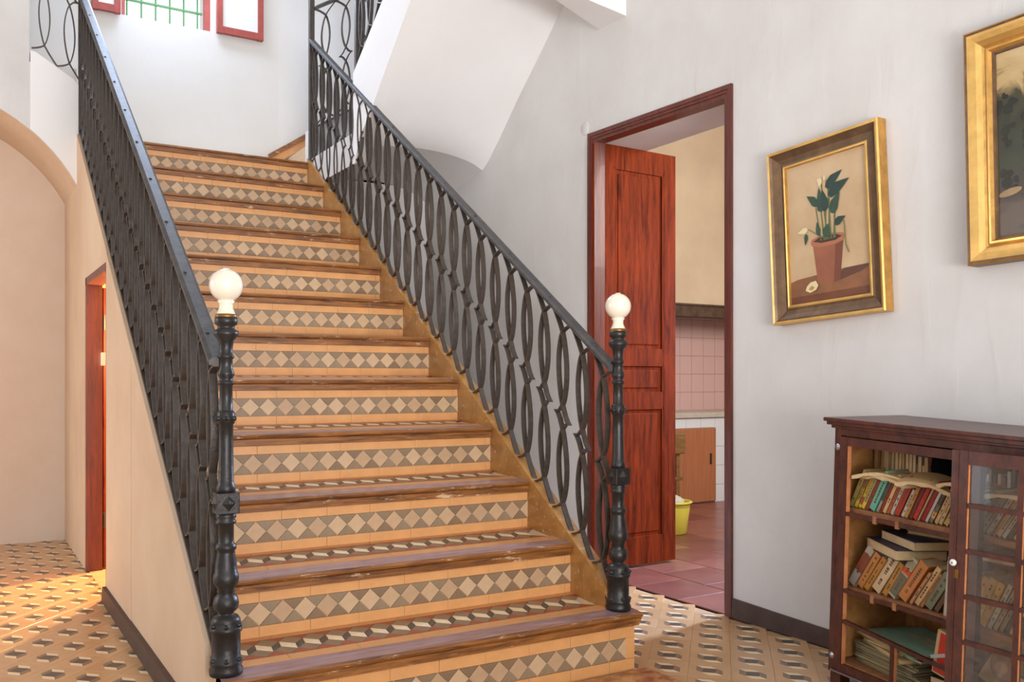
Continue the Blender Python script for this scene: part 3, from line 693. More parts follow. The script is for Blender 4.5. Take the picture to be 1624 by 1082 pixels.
PT = tmesh('pink_tile', [(.001, .001), (.127, .001), (.127, .148), (.001, .148)], .006, M_PINK, .001)
for i in range(11):
    for j in range(6):
        link('pink_tile', PT, pk, M=Matrix.Translation((4.33+i*.1295, KY1-.010, .70+j*.151)) @ Matrix.Rotation(pi/2, 4, 'X'))
# hood with sooty beam
hd = tag(empty('chimney_hood', (4.3, 5.3, 1.44)), 'cream plastered chimney hood on a sooty beam above the kitchen worktop', 'hood')
b = MB(); b.box((0, 0, 0), (1.44, .10, .085), M_SOOT, ch=.006); b.obj('mantel_beam', hd)
b = MB(); b.box((0, -.012, .085), (1.44, .10, .10), M_SOOT, ch=.004); b.obj('ledge', hd)
b = MB(); b.add([(0, .01, .1), (1.44, .01, .1), (1.44, .05, 1.75), (0, .05, 1.75), (0, .45, .1), (1.44, .45, .1), (1.44, .45, 1.75), (0, .45, 1.75)], [(0,3,2,1)[::-1], (0, 4, 7, 3), (1, 2, 6, 5), (3, 7, 6, 2)], M_PLAK); recalc(b.obj('hood_body', hd))
# counter
kc = tag(empty('kitchen_counter', (4.3, 5.27, 0)), 'white tiled kitchen counter with stone worktop and brown cupboard door', 'counter')
b = MB(); b.box((0, .02, 0), (1.44, .06, .66), M_WHTG); b.box((0, .06, 0), (1.44, .1, .66), M_WHTG); b.obj('counter_body', kc)
b = MB(); b.box((0, -.01, .66), (1.44, KY1-5.27-.01, .70), M_STONE, ch=.006); b.obj('worktop', kc)
b = MB(); b.box((.05, .0, .01), (.765, .02, .578), M_KDOOR, ch=.003); kd = b.obj('cupboard_door', kc)
b = MB(); b.box((.70, -.012, .30), (.712, -.004, .38), M_IRON, ch=.002); b.box((.70, -.012, .30), (.712, .001, .308), M_IRON); b.box((.70, -.012, .372), (.712, .001, .38), M_IRON); b.obj('handle', kd)
wt = tmesh('white_tile', [(.001, .001), (.148, .001), (.148, .148), (.001, .148)], .006, M_WHT, .001)
wts = tmesh('white_tile', [(.001, .001), (.148, .001), (.148, .075), (.001, .075)], .006, M_WHT, .001)
Rx = Matrix.Rotation(pi/2, 4, 'X')
for i in range(9):
    link('white_tile', wts, kc, M=Matrix.Translation((.02+i*.1495, .02, .581)) @ Rx)
    if i >= 5:
        for j in range(4): link('white_tile', wt, kc, M=Matrix.Translation((.02+i*.1495, .02, -.015+j*.1495)) @ Rx)
# bucket with cloth, low chair
bk_ = tag(empty('bucket', (3.79, 4.33, .001)), 'yellow plastic bucket on the red floor behind the open door', 'bucket')
b = MB(); b.lathe([(0, .002), (.085, 0), (.09, .004), (.112, .17), (.112, .185), (.125, .190), (.126, .198), (.118, .202), (.108, .2), (.106, .17), (.084, .012), (0, .010)], M_YEL, 32); b.obj('bucket_shell', bk_)
b = MB(); pts_ = [(.108*cos(pi*i/16), .03*0-.0, .19-.0+.0) for i in range(17)]
for i in range(16):
    a, c_ = pi*i/16, pi*(i+1)/16
    b.add([(.125*cos(a), -.125*sin(a)*.96, .188-.02*sin(a)), (.125*cos(c_), -.125*sin(c_)*.96, .188-.02*sin(c_)), (.128*cos(c_), -.129*sin(c_)*.96, .192-.02*sin(c_)), (.128*cos(a), -.129*sin(a)*.96, .192-.02*sin(a))], [(0, 1, 2, 3)], M_CHROME)
b.obj('bail_handle', bk_)
def blob(name, r, m, seed, loc, lab, cat, sq=(1, 1, 1)):
    bm = bmesh.new(); bmesh.ops.create_icosphere(bm, subdivisions=3, radius=r); q = random.Random(seed); ph = [q.uniform(0, 6) for _ in range(6)]
    for v in bm.verts:
        c = v.co; f = 1+.16*sin(c.x*38+ph[0])*sin(c.y*33+ph[1])+.1*sin(c.z*60+ph[2]); v.co = Vector((c.x*f*sq[0], c.y*f*sq[1], c.z*f*sq[2]))
    me = bpy.data.meshes.new(name); bm.to_mesh(me); bm.free(); me.materials.append(m)
    for p in me.polygons: p.use_smooth = True
    return tag(link(name, me, None, loc), lab, cat)
blob('cleaning_cloth', .088, M_CLOTH, 5, (3.80, 4.35, .165), 'crumpled grey-white cloth stuffed in the yellow bucket', 'cloth', (1, 1, .75))
ch = tag(empty('low_chair', (4.285, 4.75, -.012)), 'low brown wooden chair back peeping past the open red door', 'chair')
M_CH = wood('chair_wood', sc(140, 104, 58), sc(104, 74, 40), scale=(5, 5, 20), rough=.45)
def cp(name, a, c_, chm=.006):
    b = MB(); b.box(a, c_, M_CH, ch=chm); b.obj(name, ch)
cp('backrest', (-.36, .0, .455), (.0, .028, .60), .012); cp('seat', (-.36, .03, .27), (.0, .36, .295))
for x in (-.35, -.06):
    for y in (.03, .32): cp('leg', (x, y, 0), (x+.032, y+.03, .27), .003)
for x in (-.35, -.06): cp('back_post', (x, .028, .29), (x+.03, .048, .57), .003)

# ---------------------------------------------------------------- paintings
def picture(name, label, M, wd, hd_, prof, depth, canvas_fn, group=None, side=M_GILT):
    """M: local x = along wall to the viewer's right, y = out of the wall, z = up; origin lower-left back"""
    p = empty(name, M=M); tag(p, label, 'painting', group)
    # frame: four mitred members from a profile of (inset, height, material)
    names = ['frame_rail', 'frame_rail', 'frame_rail', 'frame_rail']
    corners = lambda o: [(o, o), (wd-o, o), (wd-o, hd_-o), (o, hd_-o)]
    for k in range(4):
        b = MB(); j = (k+1) % 4
        pr2 = [(0, 0, side)]+prof
        for (o1, h1, _), (o2, h2, m) in zip(pr2[:-1], pr2[1:]):
            A, B = corners(o1)[k], corners(o1)[j]; C, D = corners(o2)[j], corners(o2)[k]
            b.add([(A[0], h1, A[1]), (B[0], h1, B[1]), (C[0], h2, C[1]), (D[0], h2, D[1])], [(0, 1, 2, 3)], m)
        recalc(b.obj('frame_rail', p))
    canvas_fn(p, prof[-1][0])
    return p
def wallM(y_left, z_bottom, tilt=0, off=.0, roll=0):
    # local x -> world -Y, local y (out) -> world -X, z up
    R = Matrix(((0, -1, 0, 0), (-1, 0, 0, 0), (0, 0, 1, 0), (0, 0, 0, 1)))
    return Matrix.Translation((XR-off, y_left, z_bottom)) @ R @ Matrix.Rotation(roll, 4, 'Y') @ Matrix.Rotation(tilt, 4, 'X')
def plant_canvas(p, ins):
    wd, hd_ = .484, .645; x0, x1, z0, z1 = ins, wd-ins, ins, hd_-ins
    y = .016
    b = MB(); b.box((x0-.004, .004, z0-.004), (x1+.004, y, z1+.004), mat('canvas_ochre', sc(206, 178, 140), rough=.5, col2=sc(190, 158, 118), nscale=5, bump=.1, bscale=200))
    cv = b.obj('canvas', p); cv['label'] = 'oil painting of a lily plant in a clay pot on a wooden table'
    W_, H_ = x1-x0, z1-z0
    lay = [0]
    def poly(name, pp, m):
        lay[0] += 1; yy = y+.00012*lay[0]
        b = MB(); b.add([(x0+a*W_, yy, z0+c_*H_) for a, c_ in pp], [list(range(len(pp)))], m); b.obj(name, cv)
    mt = mat('paint_table', sc(150, 98, 62), rough=.5, noise=.3, nscale=14)
    poly('painted_table', [(0, 0), (1, 0), (1, .205), (.68, .2), (.1, .175), (0, .16)], mt)
    poly('painted_table_edge', [(0, 0), (1, 0), (1, .055), (0, .05)], mat('paint_table_edge', sc(120, 70, 44), rough=.5, noise=.3, nscale=14))
    poly('painted_shadow', [(.62, .12), (.9, .16), (1, .19), (1, .20), (.7, .2), (.6, .17)], mat('paint_shadow', sc(96, 60, 42), rough=.5))
    mp = mat('paint_pot', sc(160, 96, 66), rough=.5, noise=.2, nscale=10)
    poly('painted_pot', [(.36, .125), (.42, .112), (.56, .112), (.64, .125), (.70, .41), (.31, .41)], mp)
    poly('painted_pot_shade', [(.56, .112), (.64, .125), (.70, .41), (.60, .41)], mat('paint_pot_dark', sc(120, 66, 46), rough=.5))
    poly('painted_rim', [(.285, .415), (.30, .395), (.40, .378), (.60, .378), (.70, .395), (.72, .42), (.70, .445), (.58, .46), (.40, .46), (.30, .44)], mat('paint_rim', sc(172, 108, 76), rough=.5))
    poly('painted_soil', [(.32, .425), (.42, .405), (.60, .405), (.685, .425), (.6, .447), (.40, .447)], mat('paint_soil', sc(66, 44, 32), rough=.5))
    ms = mat('paint_stem', sc(92, 108, 66), rough=.5); mg = mat('paint_leaf', sc(52, 82, 62), rough=.5, noise=.3, nscale=16); mg2 = mat('paint_leaf_dark', sc(38, 62, 52), rough=.5); mw = mat('paint_petal', sc(222, 206, 160), rough=.5)
    for a, c_ in (((.42, .42), (.37, .66)), ((.46, .42), (.42, .78)), ((.50, .42), (.45, .86)), ((.52, .42), (.55, .76)), ((.55, .42), (.53, .80)), ((.58, .42), (.62, .66)), ((.48, .42), (.50, .70)), ((.60, .42), (.60, .58)), ((.44, .44), (.27, .52))):
        poly('painted_stem', [(a[0]-.008, a[1]), (a[0]+.008, a[1]), (c_[0]+.006, c_[1]), (c_[0]-.006, c_[1])], ms)
    def leaf_(bx, bz, tx, tz, w_, m): 
        dx, dz = tx-bx, tz-bz; l = sqrt(dx*dx+dz*dz); nx, nz = -dz/l*w_, dx/l*w_
        poly('painted_leaf', [(bx, bz), (bx+dx*.12+nx*.8, bz+dz*.12+nz*.8), (bx+dx*.4+nx, bz+dz*.4+nz), (bx+dx*.75+nx*.45, bz+dz*.75+nz*.45), (tx, tz), (bx+dx*.75-nx*.45, bz+dz*.75-nz*.45), (bx+dx*.4-nx, bz+dz*.4-nz), (bx+dx*.12-nx*.8, bz+dz*.12-nz*.8)], m)
    for L_ in ((.50, .79, .72, .88, .04, mg2), (.53, .73, .80, .81, .045, mg2), (.40, .68, .26, .76, .035, mg), (.44, .62, .42, .80, .05, mg), (.50, .62, .46, .78, .05, mg2), (.56, .60, .68, .73, .05, mg), (.40, .46, .38, .56, .03, mg), (.48, .44, .52, .53, .05, mg), (.60, .52, .74, .555, .03, mg2), (.24, .49, .22, .41, .025, mg), (.26, .52, .12, .51, .022, mw), (.46, .82, .40, .86, .03, mw), (.5, .84, .49, .88, .015, mw)): leaf_(*L_)
    poly('painted_stem', [(.70, .54), (.725, .52), (.735, .36), (.77, .30), (.76, .30), (.725, .355), (.715, .515)], ms)
    poly('painted_flower', [(.20, .085), (.26, .065), (.34, .08), (.37, .11), (.34, .145), (.27, .14), (.22, .115)], mw)
    poly('painted_flower', [(.24, .09), (.29, .08), (.32, .10), (.28, .115)], mat('paint_yellow', sc(180, 140, 60), rough=.5))
prof1 = [(0, .040, M_GILT), (.004, .046, M_GILTB), (.012, .044, M_GILTB), (.018, .036, M_GILTD), (.034, .026, M_GILTD), (.050, .022, M_GILTD), (.058, .024, M_GILTD), (.062, .027, M_GILTB), (.068, .026, M_GILTB), (.070, .016, M_GILT)]
picture('lily_painting', 'painting of a potted lily in a bronzed gilt frame, right of the doorway', wallM(2.408, 1.151, roll=rad(-2.9), off=.002), .484, .645, prof1, .04, plant_canvas, 'framed oil paintings')
def land_canvas(p, ins):
    wd, hd_ = 1.0, .70; x0, x1, z0, z1 = ins, wd-ins, ins, hd_-ins; y = .014
    m = bpy.data.materials.new('landscape_paint'); m.use_nodes = True; nt = m.node_tree; L = nt.links.new; bs = nt.nodes['Principled BSDF']; bs.inputs['Roughness'].default_value = .35
    tc = nd(nt, 'ShaderNodeTexCoord'); se = nd(nt, 'ShaderNodeSeparateXYZ'); L(tc.outputs['Object'], se.inputs[0])
    n1 = nd(nt, 'ShaderNodeTexNoise'); n1.inputs['Scale'].default_value = 9; n1.inputs['Detail'].default_value = 8; n1.inputs['Distortion'].default_value = 1; L(tc.outputs['Object'], n1.inputs['Vector'])
    ma = nd(nt, 'ShaderNodeMath', operation='MULTIPLY_ADD'); ma.inputs[1].default_value = .45; ma.inputs[2].default_value = -.22; L(n1.outputs['Fac'], ma.inputs[0])
    ad = nd(nt, 'ShaderNodeMath', operation='ADD'); L(ma.outputs[0], ad.inputs[0]); L(se.outputs['Z'], ad.inputs[1])
    r = nd(nt, 'ShaderNodeValToRGB'); cr = r.color_ramp; cr.elements[0].position = .10; cr.elements[0].color = (*sc(92, 78, 66), 1); cr.elements[1].position = .66; cr.elements[1].color = (*sc(206, 180, 136), 1)
    for p_, c_ in ((.18, sc(60, 50, 40)), (.30, sc(56, 58, 40)), (.42, sc(48, 50, 34)), (.50, sc(66, 62, 42)), (.54, sc(188, 160, 110))):
        e = cr.elements.new(p_); e.color = (*c_, 1)
    L(ad.outputs[0], r.inputs[0]); L(r.outputs[0], bs.inputs['Base Color'])
    b = MB(); b.box((x0-.004, .004, z0-.004), (x1+.004, y, z1+.004), m); cv = b.obj('canvas', p); cv['label'] = 'dark old landscape painting with trees under a pale sky'
    b = MB(); md = mat('paint_tree', sc(40, 42, 28), rough=.4, noise=.4, nscale=30); q = random.Random(4)
    for i in range(60):
        a = q.uniform(.0, .22); z = .40+q.uniform(-.18, .10)-a*.2; rr = q.uniform(.008, .02); k = len(b.v)
        b.add([(x0+a+rr*cos(t*pi/3.5)*q.uniform(.6, 1.1), y+.0002+i*.00001, z+rr*sin(t*pi/3.5)*q.uniform(.6, 1.1)) for t in range(7)], [list(range(7))], md)
    b.obj('painted_tree', cv)
    b = MB(); b.add([(x0+.035+.035*cos(t*pi/6), y+.0009, .205+.011*sin(t*pi/6)+.006*cos(t*pi/6)) for t in range(12)], [list(range(12))], mat('paint_rock', sc(170, 140, 98), rough=.4, noise=.3, nscale=20)); b.obj('painted_rock', cv)
prof2 = [(0, .050, M_GILTD), (.006, .056, M_GILT), (.012, .053, M_GILTD), (.020, .050, M_GILTB), (.034, .044, M_GILTB), (.048, .034, M_GILTB), (.056, .028, M_GILT), (.060, .034, M_GILTB), (.066, .034, M_GILTB), (.072, .024, M_GILT), (.078, .022, M_GILTD), (.080, .014, M_GILTD)]
picture('landscape_painting', 'large dark landscape painting in a bright gilt frame at the right edge', wallM(1.636, 1.290, roll=rad(-1.2), off=.002), 1.0, .70, prof2, .05, land_canvas, 'framed oil paintings')

# ---------------------------------------------------------------- bookcase
CPHI = rad(5); CS = .040
cu = Vector((-sin(CPHI), -cos(CPHI), -CS)).normalized(); cz = Vector((0, 0, 1)); cw = cu.cross(cz)*-1
cw = Vector((cos(CPHI), -sin(CPHI), 0)); cz = cw.cross(cu).normalized()
if cz.z < 0: cz = -cz
O = Vector((2.285, 1.912, 0)) - Vector((0, 0, 0))
Mcab = Matrix(((cu.x, cw.x, cz.x, 2.285), (cu.y, cw.y, cz.y, 1.912), (cu.z, cw.z, cz.z, .834), (0, 0, 0, 1)))
# cabinet local: x = along to the right, y = depth to the wall, z = up, origin = top front left corner of the cornice; CZ(z) turns a height above floor at the left end
CL, CD = 1.06, .345
cz_ = lambda z: z-.834
cab = tag(empty('bookcase', M=Mcab), 'low dark wood glazed bookcase full of old books against the right wall', 'bookcase')
def cbx(name, boxes, m=M_CAB, par=cab, lab=None, ch=0, M=None):
    b = MB()
    for a, c_ in boxes: b.box(a, c_, m, ch=ch)
    o = b.obj(name, par, M=M)
    if lab: o['label'] = lab
    return o
top = MB(); top.box((0, 0, -.012), (CL, CD, 0), M_CAB, ch=.003); top.box((.008, .008, -.022), (CL-.008, CD, -.012), M_CAB); top.box((.018, .016, -.032), (CL-.018, CD, -.022), M_CAB, ch=.003); top.obj('top_board', cab)
F0 = .028   # front plane
cbx('side_panel', [((.028, F0, cz_(.05)), (.046, CD, -.032))]); cbx('side_panel', [((CL-.046, F0, cz_(.05)), (CL-.028, CD, -.032))])
cbx('back_panel', [((.046, CD-.012, cz_(.06)), (CL-.046, CD-.004, -.032))], M_CABIN)
cbx('inner_lining', [((.046, F0+.025, cz_(.09)), (.050, CD-.012, -.034))], M_CABIN)
cbx('bottom_board', [((.028, F0+.004, cz_(.062)), (CL-.028, CD, cz_(.088)))], M_SHELF)
cbx('face_frame', [((.028, F0-.004, cz_(.05)), (.052, F0+.014, -.032)), ((.052, F0-.003, -.052), (CL-.028, F0+.014, -.032))])
for z in (.545, .302): cbx('shelf', [((.050, F0+.024, cz_(z)), (CL-.046, CD-.012, cz_(z)+.016))], M_SHELF)
for x in (.032, CL-.075):
    for y in (F0+.002, CD-.05): cbx('foot', [((x, y, cz_(.004)+CS*0), (x+.04, y+.04, cz_(.05)))])
# left door (closed, most panes and bars gone)
LDx0, LDx1 = .054, .530; Zt, Zb = cz_(.778), cz_(.056)
ld = cbx('door', [((LDx0, F0-.010, Zb), (LDx0+.028, F0+.010, Zt)), ((LDx1-.030, F0-.010, Zb), (LDx1, F0+.010, Zt)), ((LDx0+.028, F0-.009, Zt-.026), (LDx1-.03, F0+.009, Zt)), ((LDx0+.028, F0-.009, Zb), (LDx1-.03, F0+.009, Zb+.030))], lab='left glazed door that has lost its panes and most bars')
bars = [.176, .292, .408, .524, .640]
bl_ = .012
for z in (.546, .312): cbx('glazing_bar', [((LDx0+.028, F0-.008, cz_(z)-.006), (LDx1-.03, F0+.004, cz_(z)+.006))], par=ld)
b = MB(); b.add([(LDx0+.028, F0-.008, cz_(.212)), (LDx1-.03, F0-.008, cz_(.176)), (LDx1-.03, F0-.008, cz_(.187)), (LDx0+.028, F0-.008, cz_(.223)), (LDx0+.028, F0+.004, cz_(.212)), (LDx1-.03, F0+.004, cz_(.176)), (LDx1-.03, F0+.004, cz_(.187)), (LDx0+.028, F0+.004, cz_(.223))], [(0,1,2,3),(4,7,6,5),(0,4,5,1),(3,2,6,7)], M_CAB); b.obj('glazing_bar', ld)
cbx('glazing_bar', [((.262, F0-.008, Zb+.03), (.276, F0+.004, cz_(.198)))], par=ld, lab='last upright bar left in the lower row')
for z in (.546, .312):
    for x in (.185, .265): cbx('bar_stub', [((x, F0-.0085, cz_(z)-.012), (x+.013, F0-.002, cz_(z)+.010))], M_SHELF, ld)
for z in (.745, .10):
    b = MB(); b.lathe([(0, .004), (.004, .004), (.0065, .001), (.010, .001), (.010, 0)], M_CHROME, 14, M=Matrix.Translation((.041, F0-.0045, cz_(z))) @ Matrix.Rotation(pi/2, 4, 'X')); b.obj('hinge_stud', cab)
M_EDGE = wood('lit_bare_wood_edge', sc(214, 142, 92), sc(186, 112, 68), scale=(20, 6, 10), rough=.6, coat=0)  # bare wood, with the warm light on these edges put into its colour
cbx('lit_bare_edge', [((LDx0+.028, F0-.007, Zb+.03), (LDx0+.0295, F0+.008, Zt-.026)), ((.276, F0-.006, Zb+.03), (.2775, F0+.004, cz_(.196)))], M_EDGE, ld, lab='bare wood edge coloured as lit from the right')
# right door, ajar, hinged at the far right
RW = .476; Mrd = Matrix.Translation((LDx1+RW-.026, F0-.012, .012)) @ Matrix.Rotation(rad(9), 4, 'Z')
def rb(a, c_): return ((a[0]-RW, a[1], a[2]), (c_[0]-RW, c_[1], c_[2]))
rd = cbx('door', [rb((0, -.010, Zb), (.042, .010, Zt)), rb((RW-.042, -.01, Zb), (RW, .01, Zt)), rb((.042, -.009, Zt-.034), (RW-.042, .009, Zt)), rb((.042, -.009, Zb), (RW-.042, .009, Zb+.03))], lab='right glazed door standing slightly ajar', M=Mrd)
cbx('door_bead', [rb((.016, -.0125, Zb), (.019, -.0095, Zt))], par=rd)
cols = [.042, .172, .303, RW-.042]
for z in bars: cbx('glazing_bar', [rb((.042, -.008, cz_(z)-.006), (RW-.042, .006, cz_(z)+.006))], par=rd)
for x in cols[1:3]: cbx('glazing_bar', [rb((x-.007, -.0085, Zb+.03), (x+.007, .0065, Zt-.034))], par=rd)
gm = bpy.data.materials.new('dusty_glass'); gm.use_nodes = True; nt = gm.node_tree; nt.nodes.clear(); L = nt.links.new
ou = nd(nt, 'ShaderNodeOutputMaterial'); tr = nd(nt, 'ShaderNodeBsdfTransparent'); gl = nd(nt, 'ShaderNodeBsdfGlossy'); gl.inputs['Roughness'].default_value = .03; df = nd(nt, 'ShaderNodeBsdfDiffuse'); df.inputs['Color'].default_value = (.55, .5, .45, 1)
lw = nd(nt, 'ShaderNodeFresnel'); lw.inputs[0].default_value = 1.5; m1 = nd(nt, 'ShaderNodeMixShader'); m2 = nd(nt, 'ShaderNodeMixShader')
tn = nd(nt, 'ShaderNodeTexNoise'); tn.inputs['Scale'].default_value = 14; tn.inputs['Detail'].default_value = 6; tcg = nd(nt, 'ShaderNodeTexCoord'); L(tcg.outputs['Object'], tn.inputs['Vector'])
mu = nd(nt, 'ShaderNodeMath', operation='MULTIPLY'); mu.inputs[1].default_value = .07; L(tn.outputs['Fac'], mu.inputs[0])
L(mu.outputs[0], m1.inputs[0]); L(tr.outputs[0], m1.inputs[1]); L(df.outputs[0], m1.inputs[2]); L(lw.outputs[0], m2.inputs[0]); L(m1.outputs[0], m2.inputs[1]); L(gl.outputs[0], m2.inputs[2]); L(m2.outputs[0], ou.inputs[0])
cbx('lit_bare_edge', [rb((.042, -.007, Zb+.03), (.0436, .008, Zt-.034))]+[rb((x+.007, -.007, Zb+.03), (x+.0084, .006, Zt-.034)) for x in cols[1:3]], M_EDGE, rd, lab='bare wood edge coloured as lit from the right')
zz_ = [Zb+.03]+[cz_(z) for z in bars]+[Zt-.034]
for i in range(3):
    for j in range(6):
        x0, x1 = cols[i]+(.0086 if i else .0018), cols[i+1]-(.007 if i < 2 else 0); z0, z1 = zz_[j]+(.006 if j else 0), zz_[j+1]-(.006 if j < 5 else 0)
        b = MB(); a, c_ = rb((x0, -.001, z0), (x1, .0012, z1)); b.box(a, c_, gm); b.obj('pane', rd)
b = MB(); b.lathe([(.0, .014), (.0035, .014), (.0075, .013), (.009, .009), (.007, .004), (.004, 0)], M_WHITE, 18, M=Matrix.Translation((.017-RW, -.010, cz_(.492))) @ Matrix.Rotation(pi/2, 4, 'X')); b.lathe([(.0, .0146), (.002, .0144)], M_IRON, 8, M=Matrix.Translation((.017-RW, -.010, cz_(.492))) @ Matrix.Rotation(pi/2, 4, 'X')); o = b.obj('door_knob', rd); o['label'] = 'small white porcelain knob'
cbx('lock_plate', [rb((.015, -.0125, cz_(.452)), (.029, -.0095, cz_(.474)))], M_BRASS, rd)

# ---------------------------------------------------------------- books
ORD = 'first second third fourth fifth sixth seventh eighth ninth tenth eleventh twelfth thirteenth fourteenth fifteenth sixteenth seventeenth eighteenth nineteenth twentieth twenty-first twenty-second'.split()
def cm(c): return mat('cover_%d_%d_%d' % c, sc(*c), rough=.5, noise=.15, nscale=30)
M_PG = mat('book_pages', sc(214, 186, 140), rough=.8, noise=.15, nscale=60)
M_INK = mat('spine_ink', sc(98, 76, 56), rough=.6)
def book(name, label, Ml, t, h, d, col, group, lab=None, band=None, text=True):
    """spine on local y=0 facing -y; x thickness, z height; Ml maps book space into cabinet space"""
    e = MB(); c = cm(col); k = .0018
    e.box((0, 0, 0), (k, d, h), c); e.box((t-k, 0, 0), (t, d, h), c); e.box((0, 0, 0), (t, k, h), c)
    o = e.obj(name, None, M=Mcab @ Ml); tag(o, label, 'book', group)
    p = MB(); p.box((k, k, .002), (t-k, d-.003, h-.002), M_PG); p.obj('pages', o)
    if band:
        for z0, z1, bc in band:
            q = MB(); q.box((.0004, -.0006, z0*h), (t-.0004, .0002, z1*h), cm(bc)); q.obj('spine_label', o)
    if text and t > .010:
        q = MB(); r = random.Random(int(t*1e5)+int(h*1e4)); z = h*.18
        while z < h*.86:
            l = r.uniform(.003, .009)
            if r.random() < .7: q.box((t*.38, -.0008, z), (t*.62, .0, z+l), M_INK)
            z += l+.003
        q.obj('spine_lettering', o)
    return o
def lean(x, y, z, a, d=0):
    return Matrix.Translation((x, y, z)) @ Matrix.Rotation(a, 4, 'Y')
def row(specs, x, z, y, a, group, where, ks=1, hs=1):
    """leaning row; specs: (thickness, height, colour, words, band)"""
    for i, sp_ in enumerate(specs):
        t, h, col, words = sp_[:4]; t *= ks; h *= hs; band = sp_[4] if len(sp_) > 4 else None
        aa = a+random.uniform(-.02, .02)
        # lowest corner of a book leaning right is its bottom right corner
        M = Matrix.Translation((x+t*cos(aa), y+random.uniform(0, .006), z+.0006)) @ Matrix.Rotation(aa, 4, 'Y') @ Matrix.Translation((-t, 0, 0))
        book('book', '%s %s' % (words, where), M, t, h, .12, col, group, band=band); x += t/cos(aa)+.0012
    return x
S1 = cz_(.561); S2 = cz_(.318); S0 = cz_(.088)
YF = F0+.034
g1 = 'books leaning in front on the upper shelf'
sp1 = [(.016, .150, (170, 148, 84), 'olive cream spine, first book on the left'), (.011, .148, (196, 160, 70), 'mottled yellow spine second from left', ((.55, .9, (120, 90, 60)), (.02, .18, (228, 196, 60)))),
       (.011, .146, (214, 176, 62), 'bright yellow spotted spine third from left', ((.1, .3, (170, 90, 70)), (.02, .1, (236, 206, 60)))), (.012, .145, (190, 176, 110), 'yellow spine with pale blue head, fourth from left', ((.85, .99, (130, 160, 160)), (.02, .2, (232, 200, 60)))),
       (.014, .146, (142, 62, 42), 'brick red spine left of the turquoise book'), (.022, .156, (112, 186, 160), 'wide turquoise spine'), (.010, .150, (160, 152, 132), 'grey patterned spine right of the turquoise book', ((.3, .8, (84, 76, 66)),)),
       (.006, .150, (176, 62, 40), 'thin scarlet spine'), (.013, .152, (222, 186, 130), 'cream tan spine'), (.011, .146, (186, 90, 52), 'orange red spine'), (.012, .143, (196, 186, 168), 'off white worn spine'),
       (.020, .150, (180, 58, 32), 'broad vermilion spine'), (.011, .108, (206, 200, 180), 'short white and cream spine'), (.013, .138, (196, 140, 72), 'ochre spine'), (.012, .142, (120, 40, 28), 'maroon spine'),
       (.014, .150, (196, 52, 30), 'bright red spine'), (.006, .140, (190, 164, 120), 'thin straw spine'), (.014, .150, (170, 30, 34), 'crimson spine'), (.009, .146, (200, 192, 174), 'pale grey spine'),
       (.013, .140, (120, 108, 88), 'dark patterned spine', ((.5, .85, (50, 44, 40)), (.12, .3, (216, 160, 96)))), (.012, .132, (214, 174, 118), 'tan spine near the door post'), (.012, .125, (206, 170, 116), 'pale leather spine beside the door post')]
xe = row(sp1, .056, S1, YF, rad(25), g1, 'on the upper shelf', 1.0, .84)
sp1b = [(.014, .140, (196, 160, 100), 'straw spine'), (.010, .14, (206, 196, 170), 'white spine with black lettering'), (.022, .146, (186, 70, 48), 'rust red spine'), (.012, .142, (120, 70, 50), 'brown spine'),
        (.022, .145, (120, 120, 104), 'grey green spine with a pale yellow label', ((.02, .42, (222, 200, 120)),)), (.016, .14, (140, 120, 96), 'drab brown spine'), (.012, .14, (176, 160, 134), 'fawn spine'), (.007, .14, (226, 140, 60), 'thin bright orange spine'),
        (.013, .14, (190, 164, 126), 'beige spine'), (.010, .138, (214, 200, 172), 'cream paper spine'), (.012, .14, (96, 86, 74), 'dark grey spine'), (.011, .14, (206, 190, 160), 'pale spine'), (.012, .138, (206, 170, 62), 'yellow spotted spine', ((.02, .16, (232, 200, 60)),)),
        (.012, .138, (196, 164, 70), 'mustard spotted spine'), (.016, .136, (92, 66, 50), 'chocolate spine'), (.014, .134, (160, 140, 116), 'taupe spine')]
row(sp1b, xe+.002, S1, YF, rad(31), 'books behind the glass on the upper shelf', 'behind the glazed door, upper shelf', 1.1, .88)
# back row upright paperbacks
x = .066
for i in range(15):
    t = random.choice((.009, .011, .013, .015)); h = .180+random.uniform(-.008, .006) if i < 12 else .17
    col = random.choice(((222, 184, 130), (206, 160, 104), (230, 198, 150), (190, 146, 96)))
    book('book', 'old upright tan paperback, %s from the left in the back row' % ORD[i], Matrix.Translation((x, .152+random.uniform(0, .01), S1)) @ Matrix.Rotation(random.uniform(-.02, .03), 4, 'Y'), t, h, .13, col, 'upright paperbacks at the back of the upper shelf', text=False)
    x += t+.001
book('book', 'dark red lettered book lying across the back of the upper shelf', Matrix.Translation((.262, .16, S1+.170)) @ Matrix.Rotation(rad(-84), 4, 'Y') @ Matrix.Translation((-.028, 0, 0)), .030, .11, .12, (140, 34, 34), 'upper shelf back row', band=((.1, .8, (60, 52, 56)),), text=False)
book('book', 'navy book upright at the back beside the tan paperbacks', Matrix.Translation((.246, .17, S1)), .014, .185, .12, (40, 44, 60), 'upper shelf back row', text=False)
x = .355
for i in range(22):
    t = random.choice((.007, .010, .012, .014)); h = .160+random.uniform(-.02, .012)
    col = random.choice(((216, 186, 146), (70, 56, 48), (196, 156, 110), (46, 40, 40), (206, 196, 176), (120, 80, 56)))
    book('book', 'small old volume in the back row, %s after the red lettered book' % ORD[i], Matrix.Translation((x, .17+random.uniform(0, .012), S1)) @ Matrix.Rotation(random.uniform(-.02, .04), 4, 'Y'), t, h, .12, col, 'small volumes at the back of the upper shelf', text=False)
    x += t+random.choice((.001, .001, .006))
